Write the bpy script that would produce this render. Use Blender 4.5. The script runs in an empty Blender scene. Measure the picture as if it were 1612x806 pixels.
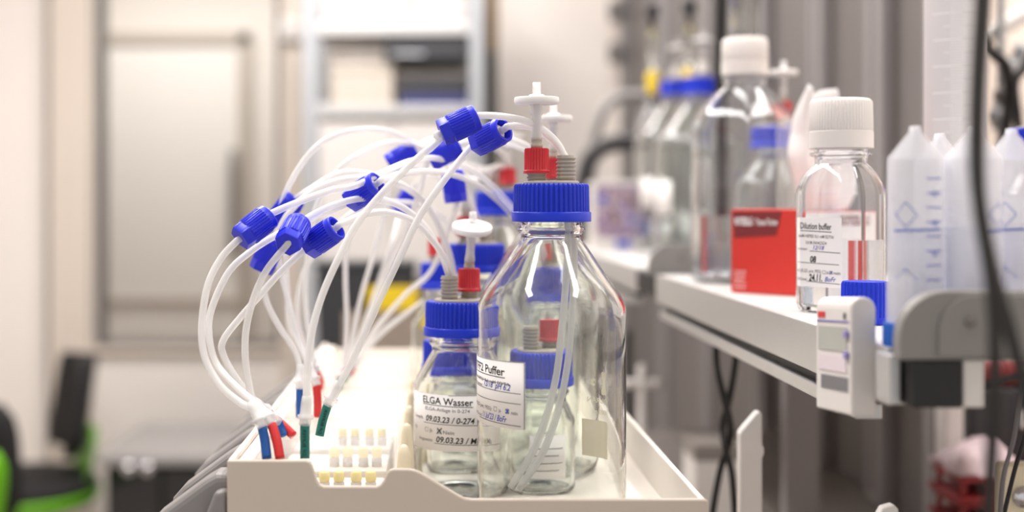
import bpy, bmesh, math, random
from mathutils import Vector, Matrix, Euler
random.seed(7)
PI = math.pi
sc = bpy.context.scene
COL = sc.collection

# ------------------------------------------------------------------ camera, world, lamps, exposure
CZ = 1.35                                   # camera height above the floor
FPX = 2000.0                                # focal length in pixels of the 1612x806 frame
VX, VY = 690.0, 322.0                       # where the camera axis meets the frame (a shifted lens)
cam_d = bpy.data.cameras.new('camera')
cam = bpy.data.objects.new('camera', cam_d); COL.objects.link(cam)
cam.location = (0, 0, CZ); cam.rotation_euler = (PI/2, 0, 0)
cam_d.sensor_fit = 'HORIZONTAL'; cam_d.sensor_width = 36.0
cam_d.lens = FPX / 1612 * 36.0
cam_d.shift_x = (806 - VX) / 1612; cam_d.shift_y = -(403 - VY) / 1612
cam_d.clip_start = 0.05; cam_d.clip_end = 60
cam_d.dof.use_dof = True; cam_d.dof.focus_distance = 0.865; cam_d.dof.aperture_fstop = 2.8
sc.camera = cam

world = bpy.data.worlds.new('room_ambience'); sc.world = world; world.use_nodes = True
bg = world.node_tree.nodes['Background']
bg.inputs[0].default_value = (1.0, 0.985, 0.97, 1); bg.inputs[1].default_value = 0.40

def area(name, loc, sx, sy, power, col=(1, 0.972, 0.950), rot=(0, 0, 0)):
    l = bpy.data.lights.new(name, 'AREA'); l.shape = 'RECTANGLE'; l.size = sx; l.size_y = sy
    l.energy = power; l.color = col
    o = bpy.data.objects.new(name, l); COL.objects.link(o); o.location = loc; o.rotation_euler = rot
    return o
# rows of ceiling lamps, with fill lights added over tray and next room
area('ceiling_lamp_or_fill', (-0.80, 1.50, 2.78), 0.20, 2.6, 30)
area('ceiling_lamp_or_fill', (0.95, 1.40, 2.78), 0.20, 2.6, 24)
area('ceiling_lamp_or_fill', (-0.05, 1.35, 2.78), 0.25, 0.9, 7)  # fill light added to brighten the tray from above
area('ceiling_lamp_or_fill', (-0.1, 3.05, 2.78), 1.8, 0.25, 28)
area('ceiling_lamp_or_fill', (1.0, 3.1, 2.78), 0.5, 1.0, 17)
area('ceiling_lamp_or_fill', (-1.0, 5.2, 2.6), 1.6, 0.4, 17)  # area light added to brighten the room behind the window

sc.view_settings.view_transform = 'Standard'; sc.view_settings.look = 'None'
sc.view_settings.gamma = 1.0; sc.view_settings.use_curve_mapping = False
sc.view_settings.exposure = 0.70
cy = sc.cycles
cy.max_bounces = 32; cy.transmission_bounces = 32; cy.transparent_max_bounces = 32
cy.glossy_bounces = 8; cy.diffuse_bounces = 5
cy.caustics_refractive = True; cy.caustics_reflective = False
cy.sample_clamp_indirect = 5.0; cy.blur_glossy = 0.5; cy.use_denoising = True

# ------------------------------------------------------------------ helpers
def P(px, py, Y):
    """the point at depth Y that the photograph shows at pixel (px, py)"""
    return Vector(((px - VX) / FPX * Y, Y, CZ - (py - VY) / FPX * Y))

def lin(c):
    return tuple(((v/255)/12.92 if v/255 <= 0.04045 else ((v/255+0.055)/1.055)**2.4) for v in c)

MATS = {}
def mat(name, rgb, rough=0.5, metal=0.0, trans=0.0, ior=1.47, noise=0.0, nscale=60, alpha=1.0, bump=0.0, coat=0.0, sss=0.0, spec=0.5):
    if name in MATS: return MATS[name]
    m = bpy.data.materials.new(name); m.use_nodes = True
    nt = m.node_tree; b = nt.nodes['Principled BSDF']
    c = (*lin(rgb), 1)
    b.inputs['Base Color'].default_value = c
    b.inputs['Roughness'].default_value = rough
    b.inputs['Metallic'].default_value = metal
    b.inputs['Transmission Weight'].default_value = trans
    b.inputs['IOR'].default_value = ior
    b.inputs['Alpha'].default_value = alpha
    b.inputs['Coat Weight'].default_value = coat
    b.inputs['Specular IOR Level'].default_value = spec
    if sss:
        b.inputs['Subsurface Weight'].default_value = sss
        b.inputs['Subsurface Radius'].default_value = (0.004, 0.004, 0.004)
    if noise or bump:
        tc = nt.nodes.new('ShaderNodeTexCoord'); n = nt.nodes.new('ShaderNodeTexNoise')
        n.inputs['Scale'].default_value = nscale; n.inputs['Detail'].default_value = 4
        nt.links.new(tc.outputs['Object'], n.inputs['Vector'])
        if noise:
            r = nt.nodes.new('ShaderNodeMixRGB'); r.blend_type = 'MIX'
            r.inputs[1].default_value = tuple(max(0, v*(1-noise)) for v in c[:3]) + (1,)
            r.inputs[2].default_value = tuple(min(1, v*(1+noise)) for v in c[:3]) + (1,)
            nt.links.new(n.outputs['Fac'], r.inputs[0]); nt.links.new(r.outputs[0], b.inputs['Base Color'])
        if bump:
            bp = nt.nodes.new('ShaderNodeBump'); bp.inputs['Strength'].default_value = bump
            bp.inputs['Distance'].default_value = 0.001
            nt.links.new(n.outputs['Fac'], bp.inputs['Height']); nt.links.new(bp.outputs[0], b.inputs['Normal'])
    MATS[name] = m
    return m

M_GLASS = mat('clear_glass', (250, 252, 250), 0.0, trans=1, ior=1.46, bump=0.10, nscale=45)
M_PET = mat('clear_plastic_bottle', (248, 250, 252), 0.02, trans=1, ior=1.40)
M_ACRYL = mat('clear_acrylic', (250, 250, 250), 0.06, alpha=0.16)
M_WATER = mat('clear_liquid', (250, 252, 255), 0.0, trans=1, ior=1.33)
M_PANE = mat('window_glass', (245, 246, 246), 0.0, trans=1, ior=1.2)
M_BLUE = mat('blue_cap_plastic', (0, 44, 196), 0.38, noise=0.04)
M_NUT = mat('ultramarine_nut_plastic', (32, 44, 214), 0.36, noise=0.05)
M_RED = mat('red_cap_plastic', (196, 34, 44), 0.4, noise=0.05)
M_GREY = mat('grey_port_plastic', (168, 160, 148), 0.45, noise=0.04)
M_WHITEP = mat('white_plastic', (224, 219, 215), 0.4, noise=0.02)
M_FILTER = mat('white_filter_plastic', (246, 244, 242), 0.4, noise=0.02, alpha=0.93)
M_CLEARP = mat('frosted_clear_plastic', (244, 242, 242), 0.25, alpha=0.45)
M_TUBE = mat('translucent_silicone', (252, 251, 250), 0.22, alpha=0.62, noise=0.01)
M_TUBEIN = mat('white_inner_silicone', (250, 248, 246), 0.35, alpha=0.8)
M_PAPER = mat('label_paper', (252, 249, 247), 0.7, noise=0.01)
M_INK = mat('black_ink', (34, 32, 34), 0.7)
M_GREYINK = mat('grey_print', (112, 108, 110), 0.7)
M_PEN = mat('blue_pen_ink', (44, 56, 168), 0.7)
M_ENAMEL = mat('cream_enamel', (236, 230, 206), 0.6)
M_TRAY = mat('cream_housing_plastic', (243, 236, 226), 0.42, noise=0.015)
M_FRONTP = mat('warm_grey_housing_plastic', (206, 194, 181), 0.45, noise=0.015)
M_LEVER = mat('grey_lever_plastic', (138, 134, 133), 0.4, noise=0.03)
M_SBLUE = mat('blue_sleeve', (22, 84, 160), 0.5, noise=0.06)
M_SRED = mat('red_sleeve', (214, 48, 50), 0.5, noise=0.06)
M_SGREEN = mat('green_sleeve', (18, 112, 100), 0.5, noise=0.06)
M_PEG = mat('ivory_plastic', (246, 234, 205), 0.4, noise=0.02)
M_TIP = mat('pale_yellow_plastic', (252, 238, 176), 0.45, noise=0.03)
M_YEL = mat('yellow_plastic', (246, 214, 60), 0.45, noise=0.03)
M_ALU = mat('brushed_aluminium', (205, 203, 202), 0.35, metal=0.55, noise=0.03)
M_SHELF = mat('light_grey_laminate', (214, 210, 208), 0.42, noise=0.02)
M_PARTI = mat('grey_partition_steel', (114, 108, 106), 0.5, noise=0.02)
M_POST = mat('light_grey_post', (146, 141, 141), 0.45, noise=0.02)
M_BRKT = mat('grey_bracket_paint', (136, 133, 130), 0.45, noise=0.02)
M_BLACK = mat('black_rubber', (22, 21, 22), 0.45, noise=0.1)
M_BLACKP = mat('black_plastic', (30, 29, 30), 0.5, noise=0.08)
M_BOXRED = mat('red_carton', (208, 54, 44), 0.5, noise=0.03)
M_DKRED = mat('dark_red_print', (122, 40, 42), 0.55)
M_TISSUE = mat('white_tissue', (248, 244, 243), 0.9, alpha=1.0, bump=0.4, nscale=300)
M_FALCON = mat('frosted_tube_plastic', (243, 243, 248), 0.25, alpha=0.40)
M_FALC2 = mat('tube_liquid_haze', (206, 212, 236), 0.4, alpha=0.28)
M_PRBLUE = mat('blue_tube_print', (92, 112, 196), 0.6)
M_CYL = mat('milky_cylinder_plastic', (238, 236, 238), 0.3, alpha=0.84)
M_SCRIBE = mat('white_scale_print', (255, 255, 255), 0.5)
M_CHAIRB = mat('black_upholstery', (28, 26, 27), 0.85, noise=0.1, bump=0.3, nscale=400)
M_CHAIRG = mat('lime_green_shell', (104, 176, 24), 0.45, noise=0.04)
M_CHROME = mat('chrome', (225, 225, 228), 0.12, metal=1)
M_WALL = mat('warm_white_wall_paint', (238, 230, 224), 0.8, noise=0.012, nscale=8)
M_WALLR = mat('cream_wall_paint', (240, 228, 217), 0.8, noise=0.012, nscale=8)
M_CEIL = mat('white_ceiling_paint', (240, 236, 230), 0.9, noise=0.01)
M_FLOOR = mat('grey_vinyl_floor', (176, 166, 158), 0.5, noise=0.05, nscale=20)
M_FRAME = mat('beige_frame_paint', (214, 202, 190), 0.5, noise=0.015)
M_DKFRAME = mat('grey_gasket', (116, 111, 108), 0.6, noise=0.03)
M_STEEL = mat('galvanised_steel', (176, 178, 182), 0.4, metal=0.35, noise=0.05)
M_DARKBOX = mat('charcoal_plastic', (52, 52, 56), 0.5, noise=0.05)
M_NAVY = mat('navy_carton', (54, 58, 110), 0.6, noise=0.05)
M_BENCH = mat('grey_bench_laminate', (138, 131, 126), 0.4, noise=0.01)
M_DRED = mat('dark_red_plastic', (140, 28, 32), 0.45, noise=0.08)
M_PINK = mat('pink_printed_foil', (206, 184, 190), 0.5, noise=0.35, nscale=30)

def printed_panel_material():
    m = bpy.data.materials.new('violet_blotch_print'); m.use_nodes = True
    nt = m.node_tree; b = nt.nodes['Principled BSDF']; b.inputs['Roughness'].default_value = 0.5
    tc = nt.nodes.new('ShaderNodeTexCoord'); n = nt.nodes.new('ShaderNodeTexNoise'); n.inputs['Scale'].default_value = 38
    r = nt.nodes.new('ShaderNodeValToRGB'); e = r.color_ramp.elements
    e[0].position = 0.34; e[0].color = (*lin((40, 66, 178)), 1)
    e[1].position = 0.66; e[1].color = (*lin((92, 52, 66)), 1)
    for p, c in ((0.43, (196, 180, 196)), (0.50, (108, 70, 122)), (0.57, (206, 188, 192))):
        x = e.new(p); x.color = (*lin(c), 1)
    nt.links.new(tc.outputs['Object'], n.inputs['Vector']); nt.links.new(n.outputs['Fac'], r.inputs[0])
    nt.links.new(r.outputs[0], b.inputs['Base Color'])
    return m
M_PRINT = printed_panel_material()

def backlit(m, w):
    """thin sheet that also passes light through"""
    nt = m.node_tree; b = nt.nodes['Principled BSDF']; out = nt.nodes['Material Output']
    t = nt.nodes.new('ShaderNodeBsdfTranslucent'); x = nt.nodes.new('ShaderNodeMixShader'); x.inputs[0].default_value = w
    t.inputs[0].default_value = b.inputs['Base Color'].default_value
    nt.links.new(b.outputs[0], x.inputs[1]); nt.links.new(t.outputs[0], x.inputs[2]); nt.links.new(x.outputs[0], out.inputs[0])
backlit(M_ENAMEL, 0.5); backlit(M_TISSUE, 0.2)
backlit(M_PAPER, 0.12)

# --- mesh builders
class MB:
    def __init__(s): s.v = []; s.f = []; s.smooth = []
    def add(s, vs, fs, smooth=True):
        o = len(s.v); s.v += [tuple(v) for v in vs]; s.f += [tuple(i+o for i in f) for f in fs]; s.smooth += [smooth]*len(fs)
        return s
    def box(s, c, d, rot=None):
        vs = [Vector((x*d[0]/2, y*d[1]/2, z*d[2]/2)) for x in (-1, 1) for y in (-1, 1) for z in (-1, 1)]
        if rot is not None: vs = [rot @ v for v in vs]
        vs = [v + Vector(c) for v in vs]
        return s.add(vs, [(0,1,3,2),(4,6,7,5),(0,4,5,1),(2,3,7,6),(0,2,6,4),(1,5,7,3)], False)
    def span(s, x0, x1, y0, y1, z0, z1):
        return s.box(((x0+x1)/2, (y0+y1)/2, (z0+z1)/2), (x1-x0, y1-y0, z1-z0))
    def lathe(s, prof, seg=48, closed=False, rfun=None, M=None, smooth=True):
        """prof: (r, z[, k]) from bottom outside round; rfun(r, a, k) reshapes the ring"""
        vs, fs = [], []; n = len(prof)
        for q in prof:
            r, z = q[0], q[1]; k = q[2] if len(q) > 2 else 0
            for i in range(seg):
                a = 2*PI*i/seg; rr = rfun(r, a, k) if rfun else r
                v = Vector((rr*math.cos(a), rr*math.sin(a), z)); vs.append(M @ v if M else v)
        for j in range(n if closed else n-1):
            for i in range(seg):
                a, b = j*seg+i, j*seg+(i+1) % seg; c, d = ((j+1) % n)*seg+(i+1) % seg, ((j+1) % n)*seg+i
                fs.append((a, b, c, d))
        if not closed:
            fs.append(tuple(range(seg-1, -1, -1))); fs.append(tuple((n-1)*seg+i for i in range(seg)))
        return s.add(vs, fs, smooth)
    def prism(s, pts, d0, d1, axis='y', smooth=False):
        """polygon pts in the plane across axis, extruded from d0 to d1"""
        def mk(p, d): return {'y': (p[0], d, p[1]), 'x': (d, p[0], p[1]), 'z': (p[0], p[1], d)}[axis]
        n = len(pts); vs = [mk(p, d0) for p in pts] + [mk(p, d1) for p in pts]
        fs = [tuple(range(n)), tuple(range(2*n-1, n-1, -1))] + [(i, i+n, (i+1) % n + n, (i+1) % n) for i in range(n)]
        return s.add(vs, fs, smooth)
    def tube(s, pts, r, seg=10, sub=6, rads=None, cap=True):
        pts = [Vector(p) for p in pts]; Q = []
        if len(pts) == 2: Q = [pts[0].lerp(pts[1], t/4) for t in range(5)]
        else:
            E = [2*pts[0]-pts[1]] + pts + [2*pts[-1]-pts[-2]]
            for i in range(1, len(E)-2):
                p0, p1, p2, p3 = E[i-1:i+3]
                for t in range(sub):
                    u = t/sub
                    Q.append(0.5*((2*p1)+(p2-p0)*u+(2*p0-5*p1+4*p2-p3)*u*u+(3*p1-p0-3*p2+p3)*u**3))
            Q.append(pts[-1])
        vs, fs = [], []; nrm = None
        for i, q in enumerate(Q):
            t = (Q[min(i+1, len(Q)-1)] - Q[max(i-1, 0)]).normalized()
            if nrm is None: nrm = t.orthogonal().normalized()
            nrm = (nrm - t*nrm.dot(t)).normalized(); b = t.cross(nrm)
            rr = r if rads is None else rads(i/(len(Q)-1))*r
            for k in range(seg):
                a = 2*PI*k/seg; vs.append(q + nrm*math.cos(a)*rr + b*math.sin(a)*rr)
        for i in range(len(Q)-1):
            for k in range(seg):
                fs.append((i*seg+k, i*seg+(k+1) % seg, (i+1)*seg+(k+1) % seg, (i+1)*seg+k))
        if cap:
            fs.append(tuple(range(seg-1, -1, -1))); fs.append(tuple((len(Q)-1)*seg+i for i in range(seg)))
        return s.add(vs, fs)
    def mesh(s, name, fix=True):
        me = bpy.data.meshes.new(name); me.from_pydata(s.v, [], s.f); 
        for p, sm in zip(me.polygons, s.smooth): p.use_smooth = sm
        if fix:
            bm = bmesh.new(); bm.from_mesh(me); bmesh.ops.recalc_face_normals(bm, faces=bm.faces); bm.to_mesh(me); bm.free()
        me.update(); return me
    def build(s, name, m, parent=None, bevel=0, seg=2, sharp=None, fix=True):
        return put(name, s.mesh(name, fix), m, parent, bevel, seg, sharp)

def put(name, me, m, parent=None, bevel=0, seg=2, sharp=None):
    o = bpy.data.objects.new(name, me); COL.objects.link(o)
    if m and not me.materials: me.materials.append(m)
    if parent: o.parent = parent
    if sharp is not None:
        me.set_sharp_from_angle(angle=math.radians(sharp))
    if bevel:
        b = o.modifiers.new('bevel', 'BEVEL'); b.width = bevel; b.segments = seg; b.limit_method = 'ANGLE'; b.angle_limit = math.radians(35)
    return o

def tag(o, label, cat, group=None, kind=None):
    o['label'] = label; o['category'] = cat
    if group: o['group'] = group
    if kind: o['kind'] = kind
    return o
def thing(name, label, cat, loc=(0, 0, 0), rz=0.0, group=None):
    o = bpy.data.objects.new(name, None); COL.objects.link(o); o.empty_display_size = 0.02
    o.location = loc; o.rotation_euler = (0, 0, rz)
    return tag(o, label, cat, group)
def struct(o): o['kind'] = 'structure'; return o
def dup(o, parent=None):
    c = o.copy(); COL.objects.link(c)
    if parent: c.parent = parent
    for ch in list(o.children): dup(ch, c)
    return c

# --- lettering
_tx = {}
def glyphs(s, bold=0.0, shear=0.0):
    bold = bold or 0.008
    k = (s, bold, shear)
    if k not in _tx:
        cu = bpy.data.curves.new('lettering', 'FONT'); cu.body = s; cu.size = 1; cu.offset = bold; cu.shear = shear; cu.resolution_u = 3
        o = bpy.data.objects.new('lettering', cu); COL.objects.link(o)
        dg = bpy.context.evaluated_depsgraph_get(); me = o.evaluated_get(dg).to_mesh()
        vs = [(v.co.x, v.co.y) for v in me.vertices]; fs = [tuple(p.vertices) for p in me.polygons]
        o.evaluated_get(dg).to_mesh_clear(); bpy.data.objects.remove(o); bpy.data.curves.remove(cu)
        x0 = min(v[0] for v in vs); x1 = max(v[0] for v in vs)
        _tx[k] = ([(x-x0, y) for x, y in vs], fs, x1-x0)
    return _tx[k]
def write(mb, f, s, u, v, h, w=None, bold=0.0, shear=0.0, slope=0.0):
    """lettering S, baseline start (u, v), capital height h, total width w, laid out by f(u, v)"""
    vs, fs, w0 = glyphs(s, bold, shear); ky = h/0.7; kx = (w/w0) if w else ky*0.92
    mb.add([f(u+x*kx, v+y*ky+slope*x*kx) for x, y in vs], fs, False)
def rule(mb, f, u0, v0, u1, v1, t=0.35):
    n = 14; vs, fs = [], []
    for i in range(n+1):
        q = i/n; u = u0+(u1-u0)*q; v = v0+(v1-v0)*q
        vs += [f(u, v-t/2), f(u, v+t/2)]
        if i: fs.append((2*i-2, 2*i, 2*i+1, 2*i-1))
    mb.add(vs, fs, False)
def tick_box(mb, f, u, v, s, t=0.3):
    rule(mb, f, u, v, u+s, v, t); rule(mb, f, u, v+s, u+s, v+s, t)
    for uu in (u, u+s): mb.add([f(uu-t/2, v), f(uu+t/2, v), f(uu+t/2, v+s), f(uu-t/2, v+s)], [(0, 1, 2, 3)], False)
def stroke(mb, f, pts, t=0.45):
    for (a, b), (c, d) in zip(pts, pts[1:]):
        L = math.hypot(c-a, d-b) or 1; nx, ny = -(d-b)/L*t/2, (c-a)/L*t/2
        mb.add([f(a-nx, b-ny), f(c-nx, d-ny), f(c+nx, d+ny), f(a+nx, b+ny)], [(0, 1, 2, 3)], False)
def cyl_map(R, th0, ztop, off):
    """u (mm) runs round the bottle from angle th0 (degrees, 0 faces local -Y), v (mm) up from ztop"""
    def f(u, v):
        a = math.radians(th0) + u*0.001/R - PI/2
        return ((R+off)*math.cos(a), (R+off)*math.sin(a), ztop+v*0.001)
    return f
def patch(f0, f1, W, H, n=24):
    mb = MB(); vs, fs = [], []
    for i in range(n+1):
        u = W*i/n
        vs += [f0(u, -H), f0(u, 0), f1(u, 0), f1(u, -H)]
        if i:
            a, b = 4*(i-1), 4*i
            for k in range(4): fs.append((a+k, b+k, b+(k+1) % 4, a+(k+1) % 4))
    fs += [(0, 1, 2, 3), (4*n+3, 4*n+2, 4*n+1, 4*n)]
    return mb.add(vs, fs, True)

# ------------------------------------------------------------------ room
def room():
    X0, X1, Y1, H = -3.4, 1.75, 4.3, 2.85
    struct(MB().span(X0, X1, -1.2, 7.0, -0.1, 0).build('floor', M_FLOOR))
    struct(MB().span(X0, X1, -1.2, 7.0, H, H+0.1).build('ceiling', M_CEIL))
    struct(MB().span(X0-0.1, X0, -1.2, 7.0, 0, H).build('wall_left', M_WALL))
    struct(MB().span(X1, X1+0.1, -1.2, 7.0, 0, H).build('wall_right', M_WALLR))
    # back wall with an opening for the window
    a = P(152, 545, Y1); b = P(441, 545, Y1); wx0, wx1, wz0, wz1 = a.x, b.x, a.z, 2.35
    w = MB(); w.span(X0, wx0, Y1, Y1+0.12, 0, H); w.span(wx1, X1, Y1, Y1+0.12, 0, H)
    w.span(wx0, wx1, Y1, Y1+0.12, 0, wz0); w.span(wx0, wx1, Y1, Y1+0.12, wz1, H)
    struct(w.build('wall_back', M_WALL))
    win = struct(bpy.data.objects.new('window_1', None)); COL.objects.link(win)
    fr = MB(); t = 0.014
    fr.span(wx0, wx0+t, Y1-0.01, Y1+0.1, wz0, wz1); fr.span(wx1-t, wx1, Y1-0.01, Y1+0.1, wz0, wz1)
    fr.span(wx0, wx1, Y1-0.012, Y1+0.1, wz0, wz0+t); fr.span(wx0, wx1, Y1-0.012, Y1+0.1, wz1-t, wz1)
    fr.build('window_frame', M_DKFRAME, win)
    MB().span(wx0+t, wx1-t, Y1+0.05, Y1+0.058, wz0+t, wz1-t).build('pane', M_PANE, win)
    # the next room behind the window: far wall and a door with a glazed leaf
    mfar = mat('far_room_paint', (218, 211, 203), 0.8, noise=0.01)
    Y2 = 5.9
    struct(MB().span(X0, X1, Y2, Y2+0.1, 0, H).build('wall_far', mfar))
    d = struct(bpy.data.objects.new('door_1', None)); COL.objects.link(d)
    c0 = P(158, 70, Y2); c1 = P(378, 470, Y2)
    f = MB(); tt = 0.05
    f.span(c0.x-tt, c0.x, Y2-0.04, Y2, 0, c0.z+tt); f.span(c1.x, c1.x+tt, Y2-0.04, Y2, 0, c0.z+tt); f.span(c0.x-tt, c1.x+tt, Y2-0.04, Y2, c0.z, c0.z+tt)
    f.span(c0.x, c1.x, Y2-0.035, Y2, c1.z-0.03, c1.z)
    f.build('door_frame', mat('far_door_frame_paint', (176, 166, 154), 0.6), d)
    MB().span(c0.x, c1.x, Y2-0.02, Y2-0.004, 0, c0.z).build('door_leaf', mat('far_door_paint', (226, 221, 215), 0.6, noise=0.02), d)
    h0 = P(367, 235, Y2-0.06); h1 = P(367, 400, Y2-0.06)
    MB().tube([h1, h0], 0.018).build('pull_handle', M_DKFRAME, d)
    # trims beside the window
    q0 = P(84, 0, Y1); q1 = P(147, 0, Y1)
    struct(MB().span(q0.x, q1.x, Y1-0.05, Y1-0.001, 0, H).build('trim_1', M_FRAME, bevel=0.006))
    struct(MB().span(q0.x-0.014, q0.x-0.001, Y1-0.03, Y1-0.001, 0, H).build('trim_2', M_DKFRAME))
    q0 = P(447, 0, Y1); q1 = P(480, 0, Y1)
    struct(MB().span(q0.x, q1.x, Y1-0.06, Y1-0.001, wz0-0.3, H).build('trim_3', M_FRAME, bevel=0.006))
    q0 = P(150, 552, Y1)
    struct(MB().span(wx0-0.02, wx1+0.02, Y1-0.03, Y1-0.013, wz0-0.02, wz0).build('trim_4', M_FRAME, bevel=0.004))
    struct(MB().span(X0, X1, Y1-0.015, Y1-0.001, 0, 0.08).build('baseboard_back', M_FRAME))
room()

BZ = CZ-0.42          # bench top
TF = CZ-0.217         # floor of the instrument's tray
SZ = CZ-0.08          # reagent shelf top
bt = thing('lab_bench', 'long grey laboratory bench under the instrument and the shelves', 'bench')
MB().span(-0.33, 0.74, 0.45, 2.37, BZ-0.035, BZ).build('worktop', M_BENCH, bt, bevel=0.003)
for x in (-0.27, 0.68):
    for y in (0.55, 2.28):
        MB().span(x-0.025, x+0.025, y-0.025, y+0.025, 0, BZ-0.035).build('leg', M_STEEL, bt, bevel=0.003)

# ------------------------------------------------------------------ grey partition behind the shelves
XP = 0.63
part = thing('bench_partition', 'tall grey steel partition rising behind the reagent shelves', 'partition', (0, 0, BZ))
Y = 1.56; k = 0
ys = [1.56, 1.78, 2.06, 2.42, 2.9, 3.5, 4.24]
fpart = thing('floor_partition', 'grey steel partition standing on the floor beyond the bench end', 'partition', (0, 0, 0))
for y0, y1 in zip(ys, ys[1:]):
    far = y0 > 2.41; pz = 0.0 if far else BZ
    MB().span(XP, XP+0.03, y0+0.002, y1-0.002, 0.001, BZ-pz+1.55).build('steel_panel', M_PARTI, fpart if far else part, bevel=0.002)
for y in ys:
    far = y > 2.41; pz = 0.0 if far else BZ
    p = MB().span(XP-0.022, XP-0.0002, y-0.035, y+0.035 if y < 4 else y+0.01, 0.001, BZ-pz+1.57).build('upright', M_POST, fpart if far else part, bevel=0.004)
    MB().span(XP-0.0235, XP-0.0221, y-0.006, y+0.006, 0.02, BZ-pz+1.55).build('slot_rail', M_PARTI, p)
for z in (-0.02, 0.12):
    MB().lathe([(0.012, -0.035), (0.022, -0.03), (0.024, 0), (0.022, 0.03), (0.012, 0.035)], 16,
        M=Matrix.Translation((XP-0.045, 4.2, CZ+0.52+z))).build('hinge', M_DKFRAME, fpart)

# ------------------------------------------------------------------ instrument with its tray
Yf = 0.795; kf = Yf/FPX
def fx(px): return (px-VX)*kf
def fz(py): return -(py-VY)*kf + CZ
ins = thing('laboratory_instrument', 'cream benchtop instrument with open tray holding the bottles and tubing', 'instrument', (0, 0, 0))
prof = [(357, 725), (481, 725), (487, 727), (491, 732), (499, 757), (503, 763), (510, 766), (593, 766), (599, 763), (604, 757), (610, 744), (614, 740), (620, 738.5),
        (642, 738.5), (652, 740), (662, 744), (722, 780), (732, 784.5), (742, 786), (1109, 786), (1113, 787), (1115, 790), (1115, 850), (357, 850)]
fpn = [(fx(a), fz(b)) for a, b in prof]; fpn[-1] = (fx(357), BZ+0.02); fpn[-2] = (fx(1115), BZ+0.02)
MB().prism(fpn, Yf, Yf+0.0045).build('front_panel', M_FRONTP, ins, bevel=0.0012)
xl, xr = fx(357), fx(1115); Yb = 1.47
MB().span(xl, xl+0.004, Yf+0.0047, Yb, BZ+0.02, fz(725)).build('side_wall', M_TRAY, ins, bevel=0.001)
MB().span(xr-0.004, xr, Yf+0.0047, Yb, BZ+0.02, fz(790)).build('side_wall', M_TRAY, ins, bevel=0.001)
MB().span(xl+0.0042, xr-0.0042, Yb-0.004, Yb, BZ+0.02, fz(742)).build('back_wall', M_TRAY, ins, bevel=0.001)
MB().span(xl+0.0042, xr-0.0042, Yf+0.0047, Yb-0.0042, TF-0.05, TF).build('tray_floor', M_TRAY, ins)
MB().span(xl+0.01, xr-0.01, Yf+0.02, Yb-0.02, BZ+0.001, TF-0.051).build('base_housing', M_LEVER, ins, bevel=0.004)
MB().span(fx(357)+0.0045, fx(357)+0.014, Yf+0.006, Yb-0.006, TF+0.0005, fz(732)).build('inner_ledge', M_TRAY, ins, bevel=0.001)
PITCH = 0.08
for i in range(7):
    y0 = 0.805 + i*PITCH
    # hinged lever cover sloping down along the left side
    z0 = CZ-0.171
    pr = [(xl-0.0005, z0), (xl-0.009, z0), (xl-0.016, z0-0.004), (xl-0.046, z0-0.026), (xl-0.053, z0-0.034), (xl-0.055, z0-0.046), (xl-0.055, z0-0.075), (xl-0.0005, z0-0.075)]
    lv = MB().prism(pr, y0, y0+0.027).build('lever_cover', M_LEVER, ins, bevel=0.005, seg=3)
    pr2 = [(xl-0.0005, z0-0.008), (xl-0.008, z0-0.009), (xl-0.013, z0-0.022), (xl-0.017, z0-0.04), (xl-0.018, z0-0.08), (xl-0.0005, z0-0.08)]
    MB().prism(pr2, y0-0.009, y0+0.003).build('hinge_block', M_LEVER, lv, bevel=0.003, seg=3)
    if i < 5:
        # ivory locating peg beside each cover
        MB().lathe([(0.0062, 0), (0.0055, 0.03), (0.0040, 0.054), (0.0028, 0.0585), (0.0012, 0.0598)], 20,
            M=Matrix.Translation((-0.0225, 0.832+i*PITCH, TF))).build('locating_peg', M_PEG, ins)
    if i < 3:
        MB().span(-0.112, -0.036, 0.813+i*PITCH, 0.872+i*PITCH, TF+0.0003, TF+0.030).build('valve_block', M_TRAY, ins, bevel=0.002)
        for j, px in enumerate((511, 534, 561, 584)):
            vx = (px-VX)/FPX*0.83
            v = MB().lathe([(0.0042, 0), (0.0042, 0.026), (0.0036, 0.027), (0.0036, 0.036), (0.003, 0.0365)], 16,
                M=Matrix.Translation((vx, 0.828+i*PITCH, TF))).build('valve_stem', M_WHITEP, ins)
            MB().lathe([(0.0030, 0.0366), (0.0036, 0.038), (0.0034, 0.0425), (0.002, 0.0435)], 16,
                M=Matrix.Translation((vx, 0.828+i*PITCH, TF))).build('valve_tip', M_TIP, v)

# clear covers over the valve modules
PZ = CZ-0.1612
cov_lab = ['clear acrylic cover nearest the front panel, with red and blue sleeves through it',
           'clear acrylic cover second from the front panel, with one green sleeve',
           'clear acrylic cover third from the front, blurred red and blue sleeves through it',
           'clear acrylic cover fourth from the front panel, in the middle of the row',
           'clear acrylic cover fifth from the front panel, in the blurred row',
           'clear acrylic cover second from the far end of the tray',
           'clear acrylic cover at the far end of the tray']
for i in range(7):
    y0 = 0.807+i*PITCH
    c = thing('acrylic_cover', cov_lab[i], 'cover', (0, y0, TF), 0, 'clear covers along the tray')
    MB().span(-0.1165, -0.0315, 0, PITCH-0.003, PZ-TF-0.003, PZ-TF).build('top_plate', M_ACRYL, c, bevel=0.0005)
    MB().span(-0.0312, -0.0287, 0, PITCH-0.003, 0.001, PZ-TF).build('side_plate', M_ACRYL, c, bevel=0.0005)

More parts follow.
